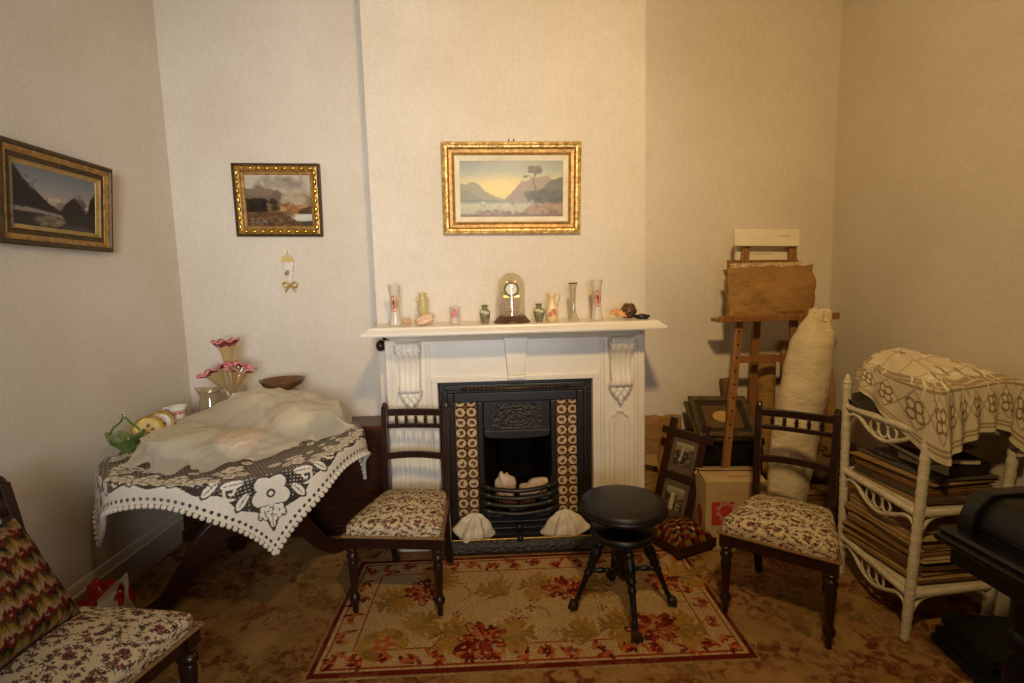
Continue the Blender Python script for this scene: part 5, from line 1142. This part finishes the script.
# ================================================================== brown paper
M_kraft = mat('crumpled_brown_paper', 'A67C42', '8E6835', 5, rough=.7, bstr=.5, bdist=.03, bscale=8, crease=1, stretch=(.7, 1, 1.7)); M_kraft_d = mat('dark_brown_paper', '7A5930', '5E4424', 5, rough=.8, bstr=.6, bdist=.02, bscale=10)
def parcel(name, label, cat, loc, size, rot, m, seed=1, amp=.012, bulge=.02):
    """a soft wrapped parcel: box with creased, bulging faces"""
    w, d, h = size; b = MB(); g = np.random.default_rng(seed); K = g.normal(0, 14, (8, 3)); P = g.uniform(0, 6.3, 8)
    def sh(p):
        x, y, z = p; q = sum(abs(math.sin((K[i][0] * x + K[i][1] * y + K[i][2] * z) + P[i])) for i in range(8)) / 8 - .63
        bx, by, bz = 1 - (2 * x / w) ** 2, 1 - (2 * y / d) ** 2, 1 - (2 * (z - h / 2) / h) ** 2
        n = Vector((x / w, y / d, (z - h / 2) / h)); n.normalize() if n.length else None
        k = amp * q * 3 + bulge * max(0, bx) * max(0, bz) * (abs(y) > d * .45); k *= min(1, z / .03) if z < .03 else 1
        return (x + n.x * k, y + n.y * k, max(0.0, z + n.z * k))
    N = 40
    for ax in range(3):
        for sg in (0, 1):
            def fn(u, v, ax=ax, sg=sg):
                c = [0, 0, 0]; o = [i for i in range(3) if i != ax]; c[o[0]], c[o[1]], c[ax] = u, v, sg
                return sh(((c[0] - .5) * w, (c[1] - .5) * d, c[2] * h))
            b.grid(fn, N, N if ax != 2 else 10)
    o = b.build(name, m, smooth=True, angle=50)
    bm = bmesh.new(); bm.from_mesh(o.data); bmesh.ops.remove_doubles(bm, verts=bm.verts, dist=.0005); bmesh.ops.recalc_face_normals(bm, faces=bm.faces); bm.to_mesh(o.data); bm.free()
    o.location = loc; o.rotation_euler = rot; return tag(o, label, cat)
flat_parcel = parcel('paper_parcel', 'flat brown paper parcel leaning on the wall between mantelpiece and black box', 'parcel', (1.03, 3.185, .003), (.30, .045, .625), (R_(-4), 0, 0), M_kraft, 3)
fo = MB().prism([(0, 0), (.10, -.02), (.085, .055), (.02, .06)], -.006, 0, 'y').build('torn_paper', mat('pale_brown_paper', 'B38C58', 'A27C48', 8, rough=.8), bevel=.002); fo.location = (.905, 3.11, .35); fo.rotation_euler = (R_(-10), 0, R_(-8))
fo.name = 'torn_flap'; bpy.context.view_layer.update(); fo.parent = flat_parcel; fo.matrix_parent_inverse = flat_parcel.matrix_world.inverted(); fo['label'] = 'torn flap of paler paper'
def paper_roll(label, p0, p1, r, m, seed):
    g = np.random.default_rng(seed); d = Vector(p1) - Vector(p0); L = d.length; T_ = d.to_track_quat('Z', 'Y').to_matrix().to_4x4()
    n = 60; prof = []
    def fn(u, v):
        a = u * 2.35 * 2 * PI; rr = r * (1 - .16 * u) * (1 + .03 * math.sin(5 * v + a)); return (rr * math.cos(a), rr * math.sin(a), v * L)
    o = MB().grid(fn, 90, 24).build('paper_roll', m, smooth=True, solid=.003, fix=False); o.matrix_world = Matrix.Translation(p0) @ T_; return tag(o, label, 'paper roll')
paper_roll('brown paper roll with a dark open end, left of the easel back leg', (1.50, 3.125, .547), (1.475, 3.20, .87), .048, M_kraft_d, 1)
paper_roll('taller brown paper roll leaning between the easel legs', (1.66, 3.05, .004), (1.72, 3.18, 1.02), .055, M_kraft, 2)
# the first roll stands on the black box
pb = MB(); n = 24
outl = [(-.17, 0), (.15, 0), (.155, .55), (.15, .82), (.125, .96), (.07, 1.05), (0, 1.09), (-.10, 1.10), (-.17, 1.10)]
pb.prism([(p.x, p.y) for p in smooth_path([(x, z, 0) for x, z in outl], 4)], -.02, .02, 'y')
o = pb.build('wrapped_board', M_kraft, bevel=.008); o.location = (1.995, 3.12, .002); o.rotation_euler = (R_(-5), 0, R_(-12)); tag(o, 'tall brown paper wrapped board with a rounded corner in the right alcove corner', 'board')
# ================================================================== easel
M_pine = mat('varnished_orange_pine', '80522A', '9A6B3C', 7, rough=.4, stretch=(6, 6, .6))
es = thing('easel', 'wooden studio easel in the right alcove holding brown paper parcels', 'easel', (0, 0, 0))
def beam(b, p0, p1, w, d):
    p0, p1 = Vector(p0), Vector(p1); ax = (p1 - p0).normalized(); s_ = Vector((1, 0, 0)); s_ = (s_ - ax * s_.dot(ax)).normalized(); f_ = ax.cross(s_)
    q = lambda p: [p + s_ * a * w / 2 + f_ * c * d / 2 for a, c in ((-1, -1), (1, -1), (1, 1), (-1, 1))]
    b.hexa(q(p0), q(p1)); return b
LL0, LL1 = Vector((1.245, 2.76, .012)), Vector((1.492, 3.02, 1.70)); RL0, RL1 = Vector((1.715, 2.775, .012)), Vector((1.768, 3.02, 1.70))
beam(MB(), LL0, LL1, .042, .03).build('front_leg', M_pine, es, bevel=.003); beam(MB(), RL0, RL1, .042, .03).build('front_leg', M_pine, es, bevel=.003)
b = beam(MB(), (1.615, 3.20, .008), (1.592, 3.06, 1.36), .045, .028); b.build('rear_leg', M_pine, es, bevel=.003)
b = MB(); b.box((1.595, 2.962, 1.025), (.36, .022, .042)); b.build('cross_bar', M_pine, es, bevel=.003)
b = MB(); b.box((1.617, 2.915, 1.268), (.70, .12, .022)); b.box((1.617, 2.860, 1.283), (.70, .014, .026)); b.build('tray', M_pine, es, bevel=.005)
b = MB(); b.box((1.63, 3.045, 1.560), (.30, .03, .035)); b.build('top_bar', M_pine, es, bevel=.003)
b = MB()
for i in range(9):
    p = LL0.lerp(LL1, .34 + i * .045); b.tube([p + Vector((0, -.0165, .002)), p + Vector((0, -.0145, .002))], .006, 8)
b.build('peg_holes', M_soot, es)
parcel('paper_parcel', 'large creased brown paper parcel resting on the easel tray', 'parcel', (1.592, 2.925, 1.282), (.50, .055, .285), (R_(-9), 0, 0), M_kraft, 7, .026, .022)
M_paper = mat('old_paper', 'D8C49C', 'C4AC80', 14, rough=.8); M_wbox = mat('white_card', 'E9DCC2', 'E0D0B2', 6, rough=.7)
def sheet(name, label, cat, c, size, rot, m, parent=None, bevel=.001):
    o = MB().box((0, 0, 0), size).build(name, m, bevel=bevel); o.location = c; o.rotation_euler = rot; return tag(o, label, cat)
sheet('wooden_panel', 'thin brown wooden panel standing behind the parcel on the easel tray', 'panel', (1.588, 2.988, 1.447), (.43, .008, .33), (R_(-9), R_(1), 0), mat('brown_panel', '8A5E30', '7A5028', 8))
sheet('sheaf_of_papers', 'sheaf of cream papers just behind the brown parcel on the easel', 'papers', (1.60, 2.970, 1.435), (.43, .014, .318), (R_(-9), 0, 0), mat('cream_leaves', 'D9C49C', '9E7C50', 70, rough=.8, stretch=(1, 1, 1)))
wb = thing('card_box', 'flat white cardboard box resting against the top of the easel posts', 'box', (1.597, 2.990, 1.737), rot=(R_(-8), R_(1.6), 0))
b = MB(); b.box((0, 0, 0), (.385, .022, .100)); b.build('lid', M_wbox, wb, bevel=.002)
b = MB()
g = np.random.default_rng(4)
for i in range(9): b.box((.07 + i * .008, -.0116, .012 + g.normal(0, .0008)), (.006, .0006, .003))
for i in range(6): b.box((.085 + i * .008, -.0116, .003), (.006, .0006, .002))
b.build('printed_line', mat('grey_ink', '7E7263', '8E8170', 20), wb)
wb2 = thing('card_box', 'second white card box behind the easel posts under the upper one', 'box', (1.628, 3.064, 1.680), rot=(R_(-8), R_(1.5), 0))
MB().box((0, 0, 0), (.36, .03, .20)).build('lid', M_wbox, wb2, bevel=.002); b = MB()
for i in range(14): b.box((-.09 + i * .010, -.0156, -.035), (.007, .0006, .004))
b.build('printed_line', bpy.data.materials['grey_ink'], wb2)
# ---- cloth bundle
M_canv = mat('unbleached_calico', 'E0CFAC', 'D2BE98', 6, rough=.85, bstr=.38, bdist=.03, bscale=8, crease=1, stretch=(1, 1, 1.5))
P0, P1 = Vector((1.585, 2.74, 0)), Vector((1.772, 2.775, 1.30))
pth = [P0.lerp(P1, t) for t in np.linspace(0, 1, 70)]
def bund(u, v):
    i = v * 69; k = min(68, int(i)); p = pth[k].lerp(pth[k + 1], i - k); a = u * 2 * PI
    r = np.interp(v, [0, .1, .4, .7, .88, .94, .98, 1.0], [.088, .098, .112, .118, .108, .085, .06, .05])
    r *= 1 + .05 * math.sin(2 * a + v * 5) + .022 * math.sin(5 * a + 14 * v) + .030 * math.sin(v * 46 + 2 * math.sin(a) + a) * min(1, v * 3) * (.5 + .5 * math.sin(7 * v + a)) + .10 * math.sin(6 * a + 2) * max(0, v - .9) / .1
    return (p.x + r * math.cos(a) * 1.06 + (.028 * max(0, v - .86) / .14), p.y + r * math.sin(a) * .85, p.z + (.025 * math.sin(a * 2 + 1) if v > .93 else 0))
cbn = thing('cloth_bundle', 'long bundle rolled in cream calico leaning against the easel', 'bundle', (0, 0, 0))
MB().grid(bund, 72, 120).build('wrapping', M_canv, cbn, smooth=True)
# gathered mouth of the bag, folded over at the top
b = MB()
def mouth(u, v):
    a = u * 2 * PI; r = .050 + .014 * math.sin(v * PI) - .020 * v; r *= 1 + .16 * math.sin(5 * a + 3 * v) + .08 * math.sin(9 * a)
    return (1.800 + r * math.cos(a) * (1.05 - .25 * v), 2.775 + r * math.sin(a) * .9, 1.262 + .050 * math.sin(v * PI * .75) - .02 * v * math.cos(a * 2) - .012 * math.cos(a))
b.grid(mouth, 80, 26); b.build('gathered_mouth', M_canv, cbn, smooth=True, solid=.004)
b = MB(); b.tube([(1.79 + .062 * math.cos(2 * PI * k / 24), 2.775 + .052 * math.sin(2 * PI * k / 24), 1.262 + .008 * math.sin(4 * PI * k / 24)) for k in range(24)], .005, 6, closed=True); b.build('tie', M_canv, cbn, smooth=True)
# ---- dark folders heaped on the floor behind the chair
for i in range(8):
    g = np.random.default_rng(50 + i); o = MB().box((0, 0, 0), (.30 * g.uniform(.85, 1.05), .25, .036)).build('old_folder', (M_dkwood, M_kraft_d, M_kraft)[(0, 1, 0, 1, 0, 1, 1, 2)[i]], bevel=.004)
    o.location = (1.895, 2.86, .019 + i * .038); o.rotation_euler = (0, 0, R_(g.uniform(-8, 8)))
    tag(o, ('lowest', 'second', 'third', 'fourth', 'fifth', 'sixth', 'seventh', 'topmost')[i] + (' folder' if i in (0, 7) else ' folder from the floor') + ' in the dark heap right of the calico bundle', 'folder', 'dark folders heaped behind the chair')
for i in range(3):
    o = MB().blob((0, 0, 0), (.10, .07, .05), 26, 16, lump(60 + i, .3, 3)).build('crumpled_paper', M_kraft_d, smooth=True); o.location = (1.855 + .045 * i, 2.84 - .02 * i, .365 + .075 * i); tag(o, ('lower', 'middle', 'upper')[i] + ' crumpled brown paper on the dark heap right of the calico bundle', 'paper')
# ================================================================== wicker stand
M_wick = mat('white_painted_wicker', 'E6D9BE', 'CDBE9F', 30, rough=.55, bstr=.8, bdist=.006, bscale=90, stretch=(.4, .4, 3))
ws = thing('wicker_stand', 'white painted three tier wicker stand against the right wall', 'stand', (0, 0, 0))
FL, FR, BR, BL = Vector((1.645, 1.905, 0)), Vector((2.02, 1.945, 0)), Vector((2.06, 2.42, 0)), Vector((1.712, 2.395, 0))
TOPS = {0: (FL, Vector((.050, -.0, 0))), 1: (FR, Vector((.085, 0, 0))), 2: (BR, Vector((.07, 0, 0))), 3: (BL, Vector((-.010, 0, 0)))}
def post(k, z): p, d = TOPS[k]; return p + d * z + Vector((0, 0, z))
for k in range(4):
    b = MB(); n = 60; b.tube([post(k, z) for z in np.linspace(.0, .985, n)], [(.019 + .0016 * math.sin(i * 2.2)) * (.86 + .14 * min(1, i / 8)) for i in range(n)], 12)
    b.lathe([(.018, 0), (.021, .008), (.015, .018), (.012, .034), (.005, .046), (0, .05)], 12, Matrix.Translation(post(k, .98))); b.build('post', M_wick, ws, smooth=True)
LV = (.205, .548, .875)
names = ('lower_shelf', 'middle_shelf', 'upper_shelf')
for L, z in enumerate(LV):
    cs = [post(k, z) for k in range(4)]
    b = MB(); b.hexa([c + Vector((0, 0, -.016)) for c in cs], [c + Vector((0, 0, -.004)) for c in cs])
    o = b.build(names[L], M_wick, ws)
    b = MB()
    for k in range(4):
        p, q = cs[k], cs[(k + 1) % 4]; n = 90
        for ph in (0, 2.09, 4.19):   # braided edge
            d = (q - p).normalized(); sd = Vector((-d.y, d.x, 0))
            b.tube([p.lerp(q, i / n) + sd * .008 * math.cos(i * .75 + ph) + Vector((0, 0, .009 * math.sin(i * .75 + ph) - .006)) for i in range(n + 1)], .0085, 6)
    b.build('braided_edge', M_wick, o, smooth=True)
    for k in range(4):
        p, q = cs[k], cs[(k + 1) % 4]; W_ = (q - p); b = MB()
        if k in (3, 1):     # side: bowed bracket with rings (BL->FL and FR->BR)
            pts = smooth_path([p + Vector((0, 0, -.105)), p + W_ * .06 + Vector((0, 0, -.045)), p + W_ * .18 + Vector((0, 0, -.035)), p + W_ * .36 + Vector((0, 0, -.085)), p + W_ * .54 + Vector((0, 0, -.100)), p + W_ * .72 + Vector((0, 0, -.07)), p + W_ * .86 + Vector((0, 0, -.04)), p + W_ * .95 + Vector((0, 0, -.055)), q + Vector((0, 0, -.13))], 6)
            b.tube(pts, .0095, 8)
            for j, t in enumerate((.40, .51, .62)):
                c = p + W_ * t + Vector((0, 0, -.052)); d = W_.normalized(); rr = (.026, .03, .026)[j]
                b.tube([c + d * rr * math.cos(2 * PI * i / 20) + Vector((0, 0, rr * 1.15 * math.sin(2 * PI * i / 20))) for i in range(20)], .0055, 6, closed=True)
        else:               # front and back: a quarter bow at each post
            for A, s_ in ((p, W_), (q, -W_)):
                b = MB().tube(smooth_path([A + Vector((0, 0, -.13)), A + s_ * .035 + Vector((0, 0, -.075)), A + s_ * .12 + Vector((0, 0, -.03)), A + s_ * .26 + Vector((0, 0, -.016))], 6), .009, 8)
                b.build('bracket', M_wick, o, smooth=True)
            continue
        b.build('bracket', M_wick, o, smooth=True)
# ---- paper piles: every folder is its own thing
M_fold = [mat('buff_folder', '9A7444', '84612F', 10, rough=.85), mat('brown_folder', '6E4E2A', '5A3E20', 10, rough=.85), mat('pale_folder', 'B08C58', '9C7846', 10, rough=.85), mat('grey_folder', '5A5044', '6A5E50', 10, rough=.85), mat('cream_folder', 'C4A878', 'B09260', 10, rough=.85)]
ORD = ['lowest', 'second lowest', 'third lowest', 'fourth lowest', 'fifth lowest', 'sixth lowest', 'seventh lowest', 'eighth lowest', 'ninth lowest', 'tenth lowest', 'eleventh lowest', 'twelfth lowest', 'topmost']
def pile(z0, n, th, where, grp, seed, w=.33, d=.42):
    g = np.random.default_rng(seed); z = z0
    for i in range(n):
        t_ = th * g.uniform(.7, 1.3); ww, dd = w * g.uniform(.93, 1.0), d * g.uniform(.92, 1.0)
        b = MB(); nl = 4
        for q in range(nl): b.box((g.normal(0, .004), g.normal(0, .004), t_ * (q + .5) / nl), (ww * g.uniform(.96, 1), dd * g.uniform(.96, 1), t_ / nl * (.75 if q in (1, 2) else .9)))
        o = b.build('paper_folder', M_fold[(0, 1, 2, 2, 0, 3, 4)[int(g.integers(7))]])
        o.location = (1.872 + .02 * (z > .5) + g.normal(0, .009), 2.165 + g.normal(0, .010), z + .0005); o.rotation_euler = (0, 0, R_(4 + g.normal(0, 2.6))); z += t_ + .0012
        nm = ORD[i] if i < n - 1 else 'topmost'
        tag(o, f'{nm} of the brown paper folders piled on the {where} wicker shelf', 'folder', grp)
    return z
ztop = pile(LV[0] + .003, 13, .0185, 'lowest', 'folders on the lowest wicker shelf', 3)
z2 = pile(LV[1] + .003, 7, .0135, 'middle', 'folders on the middle wicker shelf', 9)
def book(label, c, size, rz, m, mp_):
    t = thing('book', label, 'book', c, rz); w, d, h = size
    b = MB(); b.box((0, 0, .002), (w, d, .004)); b.box((0, 0, h - .002), (w, d, .004)); b.box((-w / 2 + .002, 0, h / 2), (.004, d, h)); b.build('cover', m, t, bevel=.0015)
    MB().box((.002, 0, h / 2), (w - .012, d - .012, h - .009)).build('pages', mp_, t); return t
M_bk_dk = mat('dark_leather_binding', '1E1410', '2C1C14', 20, rough=.45); M_bk_gr = mat('green_cloth_binding', '20241A', '2A2E20', 30, rough=.6); M_pages = mat('yellowed_pages', 'E2D4B2', 'CDBB94', 90, rough=.85, stretch=(1, 1, 8))
book('thick dark book at the bottom of the two on the middle wicker shelf', (1.925, 2.10, z2 + .001), (.25, .19, .05), 96, M_bk_dk, M_pages)
book('thin dark book with pale page edges on the middle wicker shelf', (1.885, 2.115, z2 + .053), (.29, .22, .026), -100, M_bk_dk, M_pages)
sheet('paper_folder', 'loose brown folder lying on the thin dark book on the wicker stand', 'folder', (1.93, 2.13, z2 + .084), (.24, .18, .008), (0, 0, R_(20)), M_fold[0])
# ---- tray and basket under the crochet cloth
ty = thing('oval_tray', 'dark oval tray on top of the wicker stand under the crochet cloth', 'tray', (1.895, 2.265, LV[2] + .004), 8); ty.scale = (1.0, 1.05, 1)
MB().lathe([(0, 0), (.20, 0), (.222, .03), (.228, .034), (.218, .03), (.196, .006), (0, .006)], 56).build('pan', mat('dark_tin_tray', '3A2A1A', '2A1E14', 20, rough=.4), ty, smooth=True, angle=50)
bk = thing('sewing_basket', 'wicker basket hidden beneath the crochet cloth on the stand', 'basket', (1.90, 2.24, LV[2] + .012), 8)
MB().lathe([(0, 0), (.12, 0), (.135, .03), (.15, .12), (.16, .15), (.12, .19), (.06, .225), (0, .235)], 40).build('body', M_fold[2], bk, smooth=True)
# crochet cloth
RIM = [(1.90, 2.46, 1.07), (1.785, 2.40, 1.10), (1.715, 2.17, 1.065), (1.668, 1.872, 1.060), (1.77, 1.888, 1.060), (1.88, 1.905, 1.065), (2.00, 1.92, 1.075), (2.115, 1.925, 1.06), (2.145, 2.15, 1.06), (2.14, 2.42, 1.06)]
HEM = [(1.88, 2.48, .99), (1.735, 2.37, .995), (1.690, 2.15, .895), (1.688, 1.845, .774), (1.765, 1.852, .82), (1.88, 1.878, .875), (2.00, 1.90, .875), (2.075, 1.905, .765), (2.158, 2.12, .86), (2.160, 2.45, .98)]
rp, hp = smooth_path(RIM, 12, closed=True), smooth_path(HEM, 12, closed=True); NC = len(rp); CC = Vector((1.875, 2.30, 1.165))
cvc = Canvas(720, 240, 0, 10, 0, 1, (222, 206, 172)); ln = (172, 148, 112); dk = (142, 116, 84)
for y_ in (.06, .10, .53, .565, .60): cvc.line([(0, y_), (10, y_)], .012, ln)
cvc.c[:, :, :3] -= 10 * (((np.sin(cvc.X * 120) * np.sin(cvc.Y * 160)) > .3)[..., None])
def quatre(x, y, r, ry):
    for k in range(4):
        a = k * PI / 2; cvc.line([(x + r * 1.15 * math.cos(a), y + ry * 1.15 * math.sin(a)), (x + r * 1.15 * math.cos(a + PI / 2), y + ry * 1.15 * math.sin(a + PI / 2))], .010, ln)
    for k in range(4): a = k * PI / 2 + PI / 4; cvc.ell(x + r * .42 * math.cos(a), y + ry * .42 * math.sin(a), r * .36, ry * .36, 0, dk)
    for k in range(4): a = k * PI / 2 + PI / 4; cvc.ell(x + r * .40 * math.cos(a), y + ry * .40 * math.sin(a), r * .22, ry * .22, 0, (222, 206, 172))
    cvc.ell(x, y, r * .12, ry * .12, 0, dk)
for x in np.arange(.35, 10, .56): quatre(x, .32, .25, .155)
g = np.random.default_rng(8)
for k in range(44):
    x, y = g.uniform(0, 10), g.uniform(.66, .98)
    for q in range(5): cvc.leaf(x, y, .34, .05, q * 1.26 + g.uniform(0, 1), (ln, (236, 224, 194))[q % 2])
for k in range(60): x = k / 6; cvc.line([(x, .64), (x + .12 * math.sin(k), .80)], .016, (236, 224, 194) if k % 2 else ln)
def croc(u, v):
    k = u * NC; i = int(k) % NC; f = k - int(k); r = rp[i].lerp(rp[(i + 1) % NC], f); h = hp[i].lerp(hp[(i + 1) % NC], f)
    if v < .55:
        t = v / .55; w_ = 1 - t; p = h.lerp(r, 1 - w_ ** 1.0); out = Vector((r.x - CC.x, r.y - CC.y, 0)).normalized(); L = (r - h).length
        p += out * (.014 * math.sin(u * 2 * PI * 15 + 1.3) * w_ * min(1, L / .12) + .008 * math.sin(t * PI))
    else:
        t = (v - .55) / .45; p = r.lerp(CC, t); hump = .012 * math.sin(t * PI) ; p.z += hump * .6 + .006 * math.sin(u * 50 + 8 * t) * (1 - t)
    return tuple(p)
o = painted_grid('crochet_cloth', cvc, croc, 480, 130, attr_mat('cream_crochet_cotton', rough=.9, spec=.1, bscale=180, bstr=.4, var=.1, vscale=150), smooth=True)
# the flat top of the cloth carries an all-over leaf pattern
ct = Canvas(300, 300, 1.55, 2.25, 1.78, 2.56, (222, 206, 172)); g = np.random.default_rng(12)
for k in range(70):
    x, y = g.uniform(1.55, 2.25), g.uniform(1.78, 2.56)
    for q in range(6): ct.leaf(x, y, .045, .014, q * 1.05 + g.uniform(0, .6), ((236, 224, 196), ln, (230, 216, 186))[q % 3])
    ct.ell(x, y, .006, .006, 0, dk)
for k in range(8): ct.line([(1.55 + .7 * t, 1.80 + k * .11 + .03 * math.sin(9 * t + k)) for t in np.linspace(0, 1, 30)], .003, ln)
n_ = len(o.data.vertices); co = np.zeros(n_ * 3, np.float32); o.data.vertices.foreach_get('co', co); co = co.reshape(-1, 3); vv = np.repeat(np.linspace(0, 1, 130), 480)
al = o.data.color_attributes['pattern']; cc = np.zeros(n_ * 4, np.float32); al.data.foreach_get('color', cc); cc = cc.reshape(-1, 4)
tp = ct.sample((co[:, 0] - 1.55) / .7, (co[:, 1] - 1.78) / .78); sel = vv > .62; cc[sel] = tp[sel]; al.data.foreach_set('color', cc.ravel())
tag(o, 'cream crochet cloth with quatrefoil squares draped over the top of the wicker stand', 'cloth')
# ================================================================== piano at the right edge
M_pno = mat('ebonised_piano_case', '0B0807', '15100C', 10, rough=.35, spec=.4, stretch=(6, 1, 6)); M_fall = mat('worn_black_green_fallboard', '14130C', '1E1B11', 8, rough=.45, spec=.35)
pn = thing('piano', 'black upright piano against the right wall, only its keyboard end in view', 'piano', (0, 0, 0))
Y0, Y1, PX = .02, 1.50, 1.40
b = MB(); b.box((1.965, (Y0 + Y1) / 2, .61), (.38, Y1 - Y0, 1.218)); b.box((1.955, (Y0 + Y1) / 2, 1.235), (.42, Y1 - Y0 + .04, .03)); b.build('case', M_pno, pn, bevel=.006)
b = MB(); b.box((1.60, (Y0 + Y1) / 2, .625), (.37, Y1 - Y0 - .02, .07)); b.build('keybed', M_pno, pn, bevel=.006)
b = MB(); b.prism([(PX - .012, .655), (PX - .02, .664), (PX - .02, .676), (PX + .0, .684), (PX - .006, .694), (PX + .004, .702), (PX + .06, .704), (PX + .06, .655)], Y0, Y1 + .012, 'y'); b.build('key_slip', M_pno, pn)
def side(r): return [(1.44, .70)] + [(1.44 + r - r * math.cos(a), .70 + .125 * math.sin(a)) for a in np.linspace(.25, PI / 2, 9)] + [(1.79, .835), (1.79, .70)]
for ya, yb in ((Y0, Y0 + .05), (Y1 - .05, Y1)): MB().prism(side(.085), ya, yb, 'y').build('cheek', M_pno, pn, bevel=.006)
fl_ = [(1.462, .702)] + [(1.462 + .085 - .085 * math.cos(a), .702 + .112 * math.sin(a)) for a in np.linspace(.2, PI / 2, 10)] + [(1.785, .818), (1.785, .702)]
MB().prism(fl_, Y0 + .05, Y1 - .05, 'y').build('fallboard', M_fall, pn)
b = MB(); b.tube([(1.458, Y0 + .05, .724), (1.458, Y1 - .05, .724)], .007, 8); b.build('fallboard_bead', M_pno, pn, smooth=True)
for yy in (Y0 + .09, Y1 - .075):
    b = MB(); b.prism([(1.45, .592), (1.79, .592), (1.79, .40), (1.74, .40), (1.70, .46), (1.62, .485), (1.56, .50), (1.52, .555), (1.46, .57)], yy - .03, yy + .03, 'y'); b.build('bracket', M_pno, pn, bevel=.006)
    b = MB(); b.lathe([(0, .0), (.042, 0), (.046, .02), (.03, .05), (.032, .10), (.05, .15), (.056, .22), (.046, .28), (.034, .31), (.05, .33), (.052, .36), (.036, .38), (.05, .42), (.05, .59), (0, .59)], 24, Matrix.Translation((1.63, yy, .0))); b.build('leg', M_pno, pn, smooth=True, angle=50)
# ---- books on the floor under the piano end
for i, (lab, sz, c, rz, m) in enumerate((('big green book at the bottom of the pile on the floor', (.40, .30, .035), (1.93, 1.725, .001), -8, M_bk_gr), ('green book in the middle of the pile on the floor', (.38, .29, .035), (1.94, 1.735, .037), -3, M_bk_gr), ('dark green book on top of the pile on the floor', (.36, .28, .040), (1.95, 1.74, .073), -10, M_bk_gr))):
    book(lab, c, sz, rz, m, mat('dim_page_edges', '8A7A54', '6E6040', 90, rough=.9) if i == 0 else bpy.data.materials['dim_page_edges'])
